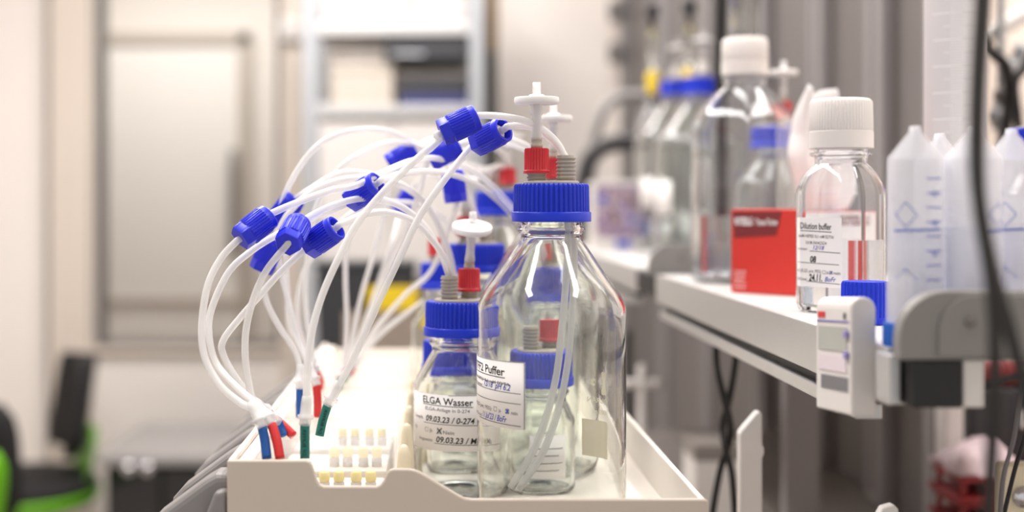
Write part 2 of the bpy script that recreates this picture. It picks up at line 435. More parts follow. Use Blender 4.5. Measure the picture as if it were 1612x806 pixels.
# ------------------------------------------------------------------ laboratory bottles
CAPH = 0.026
def ribbed(n, depth):
    def f(r, a, k):
        if not k: return r
        s = math.cos(n*a); return r - depth*(0.5-0.5*max(-1, min(1, s*2.2)))
    return f
_me = {}
def shared(key, fn):
    if key not in _me: _me[key] = fn()
    return _me[key]
def cap_mesh():
    return MB().lathe([(0.0238, 0), (0.0268, 0.0003), (0.0268, 0.0062), (0.0262, 0.0068), (0.0257, 0.0070, 1), (0.0254, 0.0238, 1), (0.0248, 0.0252, 1), (0.0238, 0.0258), (0.019, 0.0258), (0.019, 0.0235), (0.0, 0.0235)],
        240, rfun=ribbed(48, 0.0011)).mesh('screw_cap')
def insert_mesh():
    return MB().lathe([(0.0, 0.0236), (0.0188, 0.0236), (0.0188, 0.0270), (0.018, 0.0276), (0.0, 0.0276)], 48).mesh('cap_insert')
def port_mesh():
    p = [(0.0045, 0.0), (0.0064, 0.0)]
    for i in range(6):
        z = 0.0012+i*0.0026
        p += [(0.0058, z), (0.0068, z+0.0008), (0.0068, z+0.0014), (0.0058, z+0.0020)]
    p += [(0.0062, 0.0172), (0.0045, 0.0172), (0.0045, 0.001)]
    return MB().lathe(p, 32).mesh('threaded_port')
def redcap_mesh():
    return MB().lathe([(0.0070, 0), (0.0091, 0.0), (0.0091, 0.0018), (0.0086, 0.0022), (0.0084, 0.0026, 1), (0.0083, 0.0160, 1), (0.0078, 0.0170), (0.0045, 0.0172), (0.003, 0.0172)],
        128, rfun=ribbed(26, 0.0007)).mesh('red_screw_cap')
def luer_mesh():
    return MB().lathe([(0.0040, 0), (0.0040, 0.003), (0.0034, 0.0035), (0.0038, 0.005), (0.0034, 0.0062), (0.0038, 0.0075), (0.0033, 0.009), (0.0030, 0.011)], 24).mesh('luer_fitting')
def stem_mesh():
    return MB().lathe([(0.0040, 0.006), (0.0040, 0.008), (0.0034, 0.012), (0.0032, 0.022), (0.0040, 0.0232), (0.0042, 0.030), (0.0024, 0.030), (0.0022, 0.007)], 24).mesh('filter_stem')
def disc_mesh():
    return MB().lathe([(0.004, 0.030), (0.0145, 0.0302), (0.0152, 0.0315), (0.0153, 0.0328), (0.0151, 0.0344), (0.0148, 0.0348), (0.0100, 0.0349), (0.0060, 0.0350), (0.0050, 0.0366), (0.0033, 0.0370)], 48).mesh('filter_disc')
def stub_mesh():
    return MB().lathe([(0.0028, 0.0370), (0.0028, 0.0450), (0.0021, 0.0450), (0.0016, 0.037)], 24).mesh('filter_outlet')

def bottle_profile(R, H, hs):
    """glass wall as a closed loop; H: height to the cap's underside, hs: depth of the shoulder"""
    zn = H - 0.011; rn = 0.0205; t = 0.0022; rb = min(0.009, R*0.2)
    o = [(0.0004, 0.0022), (R*0.72, 0.0010), (R*0.8, 0.0)]
    for i in range(6):
        a = -PI/2 + PI/2*i/5; o.append((R-rb+rb*math.cos(a), rb+rb*math.sin(a)))
    o += [(R, rb+0.003), (R, 0.5*(zn-hs)), (R, zn-hs-0.006), (R, zn-hs-0.003), (R, zn-hs)]
    sh = [(1.0, 1.0), (0.997, 0.95), (0.983, 0.89), (0.94, 0.82), (0.86, 0.73), (0.74, 0.63), (0.59, 0.51), (0.44, 0.385), (0.30, 0.265), (0.18, 0.16), (0.09, 0.085), (0.03, 0.035), (0, 0)]
    so = [(rn+(R-rn)*u, zn-hs*v) for u, v in sh]
    o += so[1:]
    bead = [(rn, zn+0.003), (rn+0.0016, zn+0.0045), (rn+0.0024, zn+0.0062), (rn+0.0016, zn+0.0079), (rn, zn+0.009), (rn, zn+0.030)]
    o += bead
    i_ = [(rn-t-0.0006, zn+0.030), (rn-t-0.0006, zn)]
    i_ += [(max(rn-t-0.0006, r-t), z-0.0008) for r, z in so[::-1][1:]]
    i_ += [(R-t, zn-hs-0.003), (R-t, zn-hs-0.006), (R-t, 0.5*(zn-hs)), (R-t, rb+0.0045)]
    for i in range(6):
        a = -PI/2*i/5; i_.append((R-rb+(rb-t)*math.cos(a), rb+0.0015+(rb-t)*math.sin(a)))
    i_ += [(R*0.6, 0.0042), (0.0004, 0.0052)]
    return o + i_
SIZES = {'1000': (0.0502, 0.2050, 0.051), '500': (0.0430, 0.1560, 0.040), '250': (0.0345, 0.1185, 0.028), '250t': (0.0345, 0.134, 0.028), '2000t': (0.068, 0.267, 0.070), '400': (0.0430, 0.1425, 0.036), '100': (0.0278, 0.0800, 0.017), '2000': (0.068, 0.246, 0.068)}
def lab_bottle(size, x, y, z, rz, label, port_rot=0.0, filt=True, ftilt=(0, 0), ports=2, group='blue-capped glass bottles', cat='bottle', name='glass_bottle', red=True, redm=None):
    R, H, hs = SIZES[size]
    r = thing(name, label, cat, (x, y, z+0.0003), rz, group)
    put('bottle_body', shared('glass'+size, lambda: MB().lathe(bottle_profile(R, H, hs), 96, closed=True).mesh('bottle_body')), M_GLASS, r)
    cp = put('screw_cap', shared('cap', cap_mesh), M_BLUE, r, sharp=50); cp.location.z = H
    inn = put('cap_insert', shared('insert', insert_mesh), M_GREY, cp)
    inn.location.z = 0
    if ports:
        c, s = math.cos(port_rot), math.sin(port_rot)
        q = put('threaded_port', shared('port', port_mesh), M_GREY, r); q.location = (0.0099*c, 0.0099*s, H+0.0277)
        q2 = put('threaded_port', shared('port', port_mesh), M_GREY, r); q2.location = (-0.0099*c, -0.0099*s, H+0.0277)
        if red:
            k = put('red_screw_cap', shared('red' if redm is None else 'pale', redcap_mesh), redm or M_RED, r, sharp=50); k.location = (-0.0099*c, -0.0099*s, H+0.0277+0.0050)
        if filt:
            f = put('syringe_filter', shared('disc', disc_mesh), M_FILTER, r)
            f.location = (-0.0099*c, -0.0099*s, H+0.0277+0.0050+0.0172-0.0005); f.rotation_euler = (ftilt[0], ftilt[1], 0)
            put('luer_fitting', shared('luer', luer_mesh), M_GREY, f); put('filter_stem', shared('stem', stem_mesh), M_CLEARP, f)
            put('filter_outlet', shared('stub', stub_mesh), M_CLEARP, f)
    return r

def facing(x, y): return -math.atan2(x, y)
def paper(root, f0, f1, W, H): return patch(f0, f1, W, H).build('label', M_PAPER, root)

# front one-litre bottle
FB = (0.0765, 0.86)
fb = lab_bottle('1000', FB[0], FB[1], TF, facing(*FB), 'tall clear one-litre bottle in front, label reading TFF2 Puffer', 0.05)
R = SIZES['1000'][0]
lt = CZ-0.1015-TF; W, H = 75, 43.5; th = -105
lb = paper(fb, cyl_map(R, th, lt, 0.00005), cyl_map(R, th, lt, 0.0002), W, H)
f = cyl_map(R, th, lt, 0.0003)
SL = -0.035
a = MB(); write(a, f, 'TFF2 Puffer', 20.0, -8.4, 5.2, 40, bold=0.018, slope=SL); rule(a, f, 19.5, -9.7, 60.2, -11.1, 0.55)
rule(a, f, 6, -18.6, 72, -20.6, 0.4); rule(a, f, 6, -25.6, 72, -27.2, 0.4); rule(a, f, 30, -40.0, 72, -41.4, 0.4)
rule(a, f, 24, -14.0, 64, -15.0, 0.35); stroke(a, f, [(74.6, -0.2), (74.6, -43.2)], 0.4); rule(a, f, 1, -0.3, 74.6, -0.3, 0.35)
a.build('printed_lines', M_INK, lb, fix=False)
a = MB(); write(a, f, '20 mM HEPES/ 0,1 mM EDTA', 12, -14.4, 2.1, 52, slope=SL); write(a, f, 'Chargennummer:', 12, -18.2, 2.0, 24, slope=SL)
write(a, f, 'Steril (0,22 µm; PES):', 12, -32.2, 2.3, 36, slope=SL); write(a, f, 'ja', 54.6, -33.6, 2.3, slope=SL); write(a, f, 'nein', 65, -34.2, 2.3, slope=SL)
tick_box(a, f, 50.2, -33.4, 2.7); tick_box(a, f, 60.6, -33.9, 2.7); write(a, f, 'Datum/Kürzel:', 12, -38.4, 2.0, 23, slope=SL)
a.build('printed_text', M_GREYINK, lb, fix=False)
a = MB(); write(a, f, '12/18  pH 6.2', 38.5, -18.2, 4.0, 26, bold=0.012, shear=0.3, slope=SL); write(a, f, "11.Jul'23 / BoFr", 36.5, -39.0, 4.0, 25, bold=0.012, shear=0.3, slope=SL)
stroke(a, f, [(60.6, -33.9), (63.4, -31.1)], 0.6); stroke(a, f, [(63.4, -33.9), (60.6, -31.1)], 0.6); stroke(a, f, [(61.9, -34.2), (62.1, -30.6)], 0.5)
a.build('blue_handwriting', M_PEN, lb, fix=False)
# cream enamel marks on the far side of the glass, seen through it in mirror writing
f = cyl_map(R, 100, CZ-TF-0.113, 0.00012)
def disc_fan(mb, f, cx, cy_, r, a0, a1, n=18, inner=True):
    vs = [f(cx, cy_)] + [f(cx+r*math.cos(math.radians(a0+(a1-a0)*i/n)), cy_+r*math.sin(math.radians(a0+(a1-a0)*i/n))) for i in range(n+1)]
    mb.add(vs, [(0, i, i+1) for i in range(1, n+1)], False)
a = MB()
UX = 30.0      # right-hand side of the picture is low u on the far side
disc_fan(a, f, UX+7.5, -12.5, 2.7, 222, 498)
hour = [(UX-3, -4.6), (UX-1.6, -4.2), (UX-0.4, -5.2), (UX-0.3, -7), (UX-1.2, -9.5), (UX-1.9, -12.5), (UX-1.2, -15.5), (UX-0.3, -18), (UX-0.4, -19.8), (UX-1.6, -20.8), (UX-3, -20.4)]
mir = [(2*(UX-3)-u, v) for u, v in hour[::-1]]
hv = hour + mir
vs = [f(UX-3, -12.5)] + [f(u, v) for u, v in hv]
a.add(vs, [(0, i, i % len(hv) + 1) for i in range(1, len(hv)+1)], False)
write(a, f, 'DURAN', UX-6.5, -26.6, 3.6, 19, bold=0.01); write(a, f, '1000 ml', UX-7, -34.5, 3.4, 15)
vs, fs = [], []
for i in range(13):
    u = UX-7+24*i/12; vs += [f(u, -39), f(u, -65)]
    if i: fs.append((2*i-2, 2*i, 2*i+1, 2*i-1))
a.add(vs, fs, False)
a.build('enamel_mark', M_ENAMEL, fb, fix=False)

# the small bottle beside it
EB = (0.0158, 0.955)
eb = lab_bottle('250', EB[0], EB[1], TF, facing(*EB), 'small clear bottle left of the tall front one, label reading ELGA Wasser', math.radians(222), ftilt=(math.radians(17), math.radians(4)))
R = SIZES['250'][0]; lt = CZ-0.1385-TF; W, H = 75, 41; th = -73
lb = paper(eb, cyl_map(R, th, lt, 0.00005), cyl_map(R, th, lt, 0.0002), W, H)
f = cyl_map(R, th, lt, 0.0003); SL = -0.035
a = MB(); write(a, f, 'ELGA Wasser', 14, -6.6, 4.9, 40, bold=0.018, slope=SL); rule(a, f, 13.8, -7.6, 54, -9.0, 0.5)
rule(a, f, 15, -21.2, 74, -22.8, 0.4); rule(a, f, 25, -35.6, 74, -37.0, 0.4); rule(a, f, 36, -0.4, 74.6, -0.4, 0.35)
a.build('printed_lines', M_INK, lb, fix=False)
a = MB(); write(a, f, 'ELGA-Anlage in 0-274', 16.5, -11.8, 2.5, 35, slope=SL); write(a, f, 'Gezapft:', 2, -18.5, 2.2, 12, slope=SL)
tick_box(a, f, 16.4, -27.6, 2.8); write(a, f, 'Ja', 20.6, -27.6, 2.6, slope=SL); tick_box(a, f, 27.6, -28.2, 2.8); write(a, f, 'Nein', 32, -28.5, 2.6, 8.2, slope=SL); write(a, f, 'PES:', 2, -26.6, 2.0, slope=SL)
write(a, f, 'Angesetzt:', 9, -34.2, 2.2, 14.5, slope=SL)
a.build('printed_text', M_GREYINK, lb, fix=False)
a = MB(); write(a, f, '09.03.23 / 0-274', 17.2, -19.8, 4.2, 38, bold=0.02, shear=0.2, slope=SL); write(a, f, '09.03.23 / MMu', 26.5, -34.6, 4.2, 38, bold=0.02, shear=0.2, slope=SL)
stroke(a, f, [(27, -28.6), (31, -24.2)], 0.8); stroke(a, f, [(30.8, -28.6), (27.4, -24.4)], 0.8)
a.build('black_handwriting', M_INK, lb, fix=False)

# the bottles behind them
def blank_label(root, size, th, ztop, W, H):
    R = SIZES[size][0]; lb = paper(root, cyl_map(R, th, ztop, 0.00005), cyl_map(R, th, ztop, 0.0002), W, H)
    f = cyl_map(R, th, ztop, 0.0003); a = MB()
    for i in range(4): rule(a, f, W*0.08, -H*(0.3+0.17*i), W*(0.9-0.12*(i % 2)), -H*(0.3+0.17*i), 0.7)
    a.build('printed_lines', M_GREYINK, lb, fix=False)
s1 = lab_bottle('100', 0.0772, 0.9665, TF, 0.0, 'smallest bottle right behind the tall front bottle, seen through its glass', 0.6+PI, filt=False)
blank_label(s1, '100', -22, 0.046, 30, 32)
s2 = lab_bottle('100', 0.0130, 1.041, TF, 0.0, 'smallest bottle right behind the small ELGA bottle, seen through it', 2.9, filt=False)
hb = lab_bottle('1000', 0.0876, 1.047, TF, 0.0, 'tall bottle whose filter shows just right of the front bottle filter', 2.3)
ab = lab_bottle('500', 0.0340, 1.135, TF, 0.0, 'mid-sized bottle with red cap between the front bottle and the ELGA bottle', 0.4, filt=True, ftilt=(0.05, -0.1))
blank_label(ab, '500', -30, 0.08, 60, 45)
cb = lab_bottle('250t', 0.1020, 1.168, TF, 0.0, 'bottle whose blue cap is seen through the shoulder of the front bottle', 0.9, filt=False)
db = lab_bottle('1000', 0.0640, 1.325, TF, 0.0, 'farthest tall bottle in the tray, blurred red cap above the others', 2.6)
xb = lab_bottle('250t', 0.0080, 1.25, TF, 0.0, 'blurred small bottle peeking out left of the ELGA bottle cap', 0.2, filt=False)

# ------------------------------------------------------------------ tubing lines with blue nuts and coloured sleeves
def aim(d):
    d = Vector(d).normalized(); return d.to_track_quat('Z', 'Y').to_matrix().to_4x4()
def nut_meshes():
    n = 26
    def hexr(r, a, k):
        if k == 2:
            b = (a + PI/6) % (PI/3) - PI/6; return r*0.93/math.cos(b)
        return ribbed(30, 0.0006)(r, a, k)
    m = MB().lathe([(0.0028, -0.013), (0.0082, -0.013, 2), (0.0086, -0.0125, 2), (0.0090, -0.0062, 2), (0.0092, -0.0058), (0.0096, -0.0052, 1), (0.0096, 0.0085, 1), (0.0094, 0.0092), (0.0092, 0.0100),
        (0.0090, 0.0130), (0.0085, 0.0135), (0.0070, 0.0135), (0.0066, 0.0075), (0.0028, 0.0072)], 180, closed=True, rfun=hexr).mesh('tubing_nut')
    c = MB().lathe([(0.0026, 0.006), (0.0060, 0.0062), (0.0060, 0.0082), (0.0036, 0.0105), (0.0026, 0.0105)], 24, closed=True).mesh('nut_ferrule')
    return m, c
NUT, FER = nut_meshes()
tube_n = 0
def line(label, pts, nuts=(), sleeve=None, scol=None, r=0.00245, coupler=0.018, name='tubing_line', text=None):
    """pts: (px, py, Y) from the sleeve's top on; nuts: ((px,py,Y) lower end, upper end)"""
    pts = list(pts)
    for lo, hi in nuts:
        c = tuple((u+w)/2 for u, w in zip(lo, hi)); rad = math.hypot(hi[0]-lo[0], hi[1]-lo[1])/2 + 7
        near = [i for i, p in enumerate(pts) if math.hypot(p[0]-c[0], p[1]-c[1]) < rad]
        i0 = near[0] if near else min(range(len(pts)), key=lambda i: math.hypot(pts[i][0]-c[0], pts[i][1]-c[1]))
        ex = lambda k: tuple(c[j] + (hi[j]-c[j])*k for j in range(3))
        pts = [p for i, p in enumerate(pts) if i not in near]
        pts[i0:i0] = [ex(-1.15), ex(-0.8), c, ex(0.8), ex(1.15)]
    Q = [P(*p) for p in pts]
    root = thing(name, label, 'tubing', Q[0], 0, 'silicone tubing lines')
    o = Q[0]
    MB().tube([q-o for q in Q], r, 12, 8).build('tube', M_TUBE, root)
    for lo, hi in nuts:
        A, B = P(*lo), P(*hi); c = (A+B)/2 - o; T = Matrix.Translation(c) @ aim(B-A)
        n = put('tubing_nut', NUT, M_NUT, root, sharp=35); n.matrix_local = T
        put('nut_ferrule', FER, M_WHITEP, n)
    if sleeve:
        S = [P(*p)-o for p in sleeve]
        sl = MB().tube(S, r*1.28, 14, 6).build('coloured_sleeve', scol, root)
        if text:
            d = (S[-1]-S[0]); Ld = d.length; dn = d.normalized()
            side = Vector((1, 0, 0)); side = (side-dn*side.dot(dn)).normalized(); nr = side.cross(dn)
            if nr.y > 0: nr = -nr
            def f(u, v, S0=S[0], dn=dn, side=side, nr=nr):
                ang = v*0.001/(r*1.28); return S0 + dn*(u*0.001) + (side*math.sin(ang) + nr*math.cos(ang))*(r*1.28+0.00012)
            t = MB(); write(t, f, text, 2, -1.1, 2.1, Ld*1000-5, bold=0.01); t.build('sleeve_lettering', M_INK, sl, fix=False)
    if coupler:
        d = (Q[1]-Q[0]).normalized(); Mx = aim(d)
        MB().lathe([(0.0027, -0.001), (0.0037, -0.0005), (0.0037, 0.0035), (0.0052, 0.0037), (0.0052, 0.0058), (0.0037, 0.0060), (0.0035, coupler*0.75), (0.0030, coupler), (0.0026, coupler)], 20, M=Mx).build('coupler', M_CLEARP, root)
    return root

# front manifold
line('tubing line sweeping furthest left, leftmost blue nut, blue sleeve at front', [(413, 672, .812), (401, 646, .815), (378, 634, .82), (345, 605, .825), (322, 560, .83), (318, 510, .835), (327, 450, .84), (347, 408, .845), (374, 379, .85), (400, 358, .855), (425, 338, .86), (470, 318, .87), (520, 300, .88), (560, 292, .89), (610, 268, .92), (650, 253, .95), (690, 250, .98), (750, 272, 1.02), (806, 326, 1.08), (845, 385, 1.14), (866, 425, 1.165)],
     [((374, 379, .848), (426, 338, .862))], [(420, 722, .806), (417, 695, .81), (413, 672, .812)], M_SBLUE)
line('tubing line leading to the single nut right of centre, red sleeve at front', [(428, 668, .815), (408, 640, .825), (375, 612, .84), (342, 575, .855), (330, 535, .86), (332, 490, .865), (359, 430, .87), (392, 398, .875), (430, 373, .885), (482, 347, .90), (545, 318, .905), (572, 303, .905), (600, 287, .91), (640, 272, .93), (700, 272, .97), (755, 293, 1.02), (806, 338, 1.08), (840, 390, 1.14), (856, 432, 1.16)],
     [((545, 320, .912), (600, 285, .898))], [(441, 722, .806), (436, 695, .81), (428, 668, .815)], M_SRED)
line('tubing line through the nut facing the camera, third of the left cluster', [(438, 664, .885), (420, 652, .88), (402, 640, .875), (392, 605, .87), (386, 560, .865), (388, 515, .862), (400, 468, .858), (420, 425, .855), (448, 381, .850), (462, 364, .866), (473, 350, .88), (520, 325, .89), (575, 312, .90), (625, 322, .915), (665, 352, .93), (692, 395, .945), (707, 436, .955), (708, 460, .955)],
     [((454, 382, .846), (468, 356, .864))], [(446, 686, .883), (442, 675, .885), (438, 664, .885)], M_SBLUE)
line('tubing line through the rightmost nut of the left cluster, leaning red sleeve', [(424, 652, .90), (405, 635, .89), (375, 600, .88), (352, 560, .88), (352, 535, .88), (380, 498, .88), (410, 464, .88), (440, 430, .878), (478, 398, .875), (508, 375, .872), (536, 353, .872), (575, 337, .88), (615, 335, .89), (655, 352, .91), (688, 388, .93), (706, 420, .947), (711, 442, .953), (712, 462, .955)],
     [((480, 393, .877), (534, 355, .867))], [(462, 686, .886), (443, 668, .89), (424, 652, .90)], M_SRED)
# the two lines to the front bottle
line('tubing line with green sleeve rising to the topmost nut and front bottle', [(480, 668, .811), (482, 640, .811), (483, 610, .812), (485, 567, .813), (493, 513, .815), (509, 460, .82), (536, 400, .825), (562, 352, .83), (600, 306, .835), (645, 260, .84), (690, 222, .845), (722, 197, .845), (755, 186, .848), (795, 184, .853), (835, 193, .86), (868, 215, .865), (887, 244, .862), (892, 290, .860), (895, 375, .860), (886, 500, .862), (874, 600, .865), (846, 695, .866), (803, 768, .862)],
     [((692, 211, .843), (752, 184, .845))], [(480, 722, .807), (480, 695, .809), (480, 668, .811)], M_SGREEN, text='DF BUFFER')
line('tubing line with slanted green sleeve rising to the nut beside the topmost', [(516, 637, .885), (526, 618, .885), (535, 603, .884), (550, 577, .883), (573, 528, .88), (600, 468, .88), (632, 400, .88), (662, 338, .88), (700, 283, .88), (742, 232, .88), (771, 212, .88), (800, 203, .878), (835, 200, .872), (868, 220, .868), (891, 250, .866), (898, 290, .866), (905, 375, .868), (899, 520, .87), (886, 615, .874), (858, 705, .874), (815, 772, .868)],
     [((745, 230, .888), (798, 201, .868))], [(503, 686, .884), (508, 662, .885), (516, 637, .885)], M_SGREEN, text='DF BUFFER')
# blurred lines behind
line('blurred tubing line through the lowest nut of the left cluster, blue sleeve', [(472, 612, .962), (473, 590, .965), (466, 555, .97), (440, 515, .97), (418, 470, .965), (412, 425, .96), (421, 402, .955), (431, 378, .955), (455, 335, .96), (500, 296, .97), (560, 280, .98), (620, 285, 1.0), (670, 320, 1.02), (700, 380, 1.03), (712, 440, 1.04)],
     [((413, 419, .96), (429, 384, .96))], [(472, 656, .962), (472, 634, .962), (472, 612, .962)], M_SBLUE)
line('blurred tubing line making the highest arch at left, red sleeve', [(498, 606, .962), (488, 580, .965), (468, 530, .975), (451, 462, .98), (438, 410, .98), (436, 366, .98), (445, 316, .98), (475, 258, .985), (512, 221, .99), (568, 204, 1.0), (622, 210, 1.05), (680, 240, 1.12), (740, 270, 1.2), (785, 262, 1.30), (797, 270, 1.325)],
     [], [(500, 656, .962), (500, 630, .962), (498, 606, .962)], M_SRED)
line('blurred tubing line behind the left nuts, passing the upper hidden nut', [(492, 590, 1.05), (486, 560, 1.04), (457, 519, 1.03), (453, 474, 1.01), (450, 420, 1.0), (445, 375, .99), (452, 328, .985), (485, 300, .985), (540, 272, 1.0), (610, 282, 1.01), (672, 322, 1.02), (703, 385, 1.03), (718, 445, 1.04)],
     [((438, 345, .985), (458, 320, .985))], None, None, coupler=0.012)
line('blurred tubing line with the faint second arch at left', [(497, 585, 1.05), (490, 545, 1.05), (481, 470, 1.04), (485, 400, 1.02), (497, 330, 1.02), (523, 279, 1.02), (562, 245, 1.02), (620, 224, 1.05), (680, 240, 1.1), (730, 290, 1.12), (752, 350, 1.135), (762, 385, 1.14)],
     [], [(503, 612, 1.11), (505, 600, 1.10), (497, 585, 1.05)], M_SRED, coupler=0.012)
line('blurred tubing line bending behind the rightmost nut of the left cluster', [(494, 575, 1.1), (480, 545, 1.1), (468, 500, 1.08), (472, 450, 1.06), (488, 410, 1.04), (520, 365, 1.02), (565, 330, 1.02), (620, 318, 1.03), (680, 330, 1.1), (730, 380, 1.15), (725, 425, 1.23)],
     [], [(503, 598, 1.16), (500, 588, 1.13), (494, 575, 1.1)], M_SBLUE, coupler=0.012)
line('blurred tubing line rising nearly upright behind the green-sleeved lines', [(535, 598, 1.12), (543, 560, 1.12), (546, 500, 1.1), (544, 440, 1.08), (546, 390, 1.06), (562, 330, 1.05), (600, 280, 1.05), (640, 262, 1.08), (690, 280, 1.15), (730, 340, 1.2), (735, 410, 1.24)],
     [], [(533, 612, 1.11), (534, 605, 1.115), (535, 598, 1.12)], M_SGREEN, coupler=0.012)
line('blurred tubing line to the small nut at the left of the far group', [(543, 590, 1.16), (553, 545, 1.15), (568, 470, 1.13), (588, 400, 1.1), (608, 320, 1.08), (622, 268, 1.08), (632, 248, 1.08), (645, 234, 1.08), (680, 220, 1.12), (740, 215, 1.2), (790, 240, 1.3), (805, 268, 1.32)],
     [((619, 256, 1.08), (647, 239, 1.08))], [(541, 600, 1.158), (542, 595, 1.16), (543, 590, 1.16)], M_SGREEN, coupler=0.012)
line('blurred tubing line to the two dark nuts stacked behind the topmost one', [(550, 580, 1.2), (572, 520, 1.17), (600, 450, 1.13), (625, 395, 1.08), (655, 320, 1.03), (680, 262, 1.0), (700, 240, .99), (722, 222, .99), (770, 215, 1.0), (820, 225, 1.02), (850, 245, 1.04), (858, 258, 1.043)],
     [((676, 252, .99), (722, 228, .99))], [(546, 592, 1.192), (548, 586, 1.196), (550, 580, 1.2)], M_SGREEN, coupler=0.012)
line('blurred tubing line with the faraway tiny nut in the middle of the bundle', [(553, 565, 1.28), (575, 510, 1.26), (598, 440, 1.24), (618, 380, 1.22), (640, 316, 1.2), (660, 285, 1.2), (700, 262, 1.22), (750, 262, 1.3), (775, 275, 1.32)],
     [((632, 330, 1.26), (646, 306, 1.26))], [(549, 572, 1.286), (551, 568, 1.283), (553, 565, 1.28)], M_SBLUE, coupler=0.012)
line('blurred tubing line with the nut hanging low beside the filters', [(556, 576, 1.22), (590, 520, 1.2), (640, 462, 1.16), (680, 425, 1.12), (712, 340, 1.06), (716, 300, 1.05), (712, 270, 1.05), (730, 240, 1.06), (790, 226, 1.06), (840, 240, 1.05), (862, 255, 1.045)],
     [((718, 318, 1.05), (712, 270, 1.05))], [(552, 588, 1.21), (554, 582, 1.215), (556, 576, 1.22)], M_SRED, coupler=0.012)
line('blurred tubing line spreading far right toward the peeking small bottle', [(560, 570, 1.27), (600, 525, 1.26), (645, 490, 1.25), (682, 464, 1.245), (702, 448, 1.25), (706, 470, 1.25)],
     [], [(555, 582, 1.24), (558, 576, 1.255), (560, 570, 1.27)], M_SGREEN, coupler=0.012)

# ------------------------------------------------------------------ reagent shelf at the right
XS = 0.249
def shelf(y0, y1, label, x1=0.60, off=0.0):
    s = thing('reagent_shelf', label, 'shelf', (XS, y0, SZ), 0, 'reagent shelves')
    L = y1-y0
    MB().span(0.004, x1-XS, 0, L, -0.0065, -0.0).build('shelf_board', M_SHELF, s, bevel=0.001)
    MB().span(0.0042, 0.041, 0, L, -0.031, -0.0067).build('front_rail', M_SHELF, s, bevel=0.001)
    MB().span(x1-XS-0.03, x1-XS, 0.0, L, -0.031, -0.0067).build('rear_rail', M_SHELF, s, bevel=0.001)
    MB().span(0, 0.0038, 0, L, -0.0315, 0.0005).build('edge_strip', M_ALU, s, bevel=0.0008)
    MB().span(0.010, 0.022, 0.075, L-0.01, -0.0405, -0.0312).build('shadow_gap_strip', M_BLACKP, s)
    MB().span(0.0035, 0.020, 0.065, L-0.005, -0.0500, -0.0406).build('lower_rail', M_ALU, s, bevel=0.001)
    # grey end bracket with rounded shoulder, and the black clamp under it
    x2 = x1-XS
    def arc(cx, cz, r, a0, a1, n=8): return [(cx+r*math.cos(math.radians(a0+(a1-a0)*i/n)), cz+r*math.sin(math.radians(a0+(a1-a0)*i/n))) for i in range(n+1)]
    pr = [(x2, 0.0345)] + arc(0.019, 0.0095, 0.025, 90, 180) + [(-0.006, -0.002), (x2, -0.002)]
    b = MB().prism(pr, -0.035-off, -0.024-off).build('end_bracket', M_BRKT, s, bevel=0.0012)
    pr = [(x2-0.002, 0.0325)] + arc(0.033, 0.0135, 0.019, 90, 180) + [(0.014, 0.0), (x2-0.002, 0.0)]
    MB().prism(pr, -0.0365-off, -0.0352-off).build('bracket_rib', M_BRKT, b, bevel=0.0006)
    MB().lathe([(0.0028, 0), (0.0028, 0.0012), (0.002, 0.0016)], 16, M=Matrix.Translation((0.0305, -0.0367-off, 0.0185)) @ Matrix.Rotation(PI/2, 4, 'X')).build('screw', M_DKFRAME, b)
    MB().span(0.001, 0.028, -0.034-off, -0.001, -0.0275, -0.0022).build('clamp_block', M_BLACKP, s, bevel=0.0015)
    MB().span(0.0285, 0.040, -0.032-off, -0.001, -0.0275, -0.0022).build('clamp_spacer', M_WHITEP, s, bevel=0.001)
    if not off: MB().span(-0.007, -0.0005, -0.022, 0.0, -0.0275, -0.001).build('end_trim', M_ALU, s, bevel=0.001)
    return s
shelf(0.704, 1.455, 'near grey reagent shelf carrying the red box and dilution buffer')
shelf(1.60, 2.50, 'far blurred reagent shelf carrying the two large blue-capped bottles', off=0.1)
for yy in (1.475, 0.0):
    if yy:
        MB_ = MB().span(0.40, 0.44, yy-0.012, yy+0.012, BZ+0.0005, SZ-0.001)
        o = MB_.build('shelf_post', M_POST, None, bevel=0.003); tag(o, 'pale grey post under the joint of the two shelves', 'post')
o = MB().span(0.566, 0.588, 1.42, 1.45, BZ+0.0005, SZ-0.0325).build('shelf_post', M_WHITEP, None, bevel=0.003); tag(o, 'white shelf post beside the dark red racks', 'post')

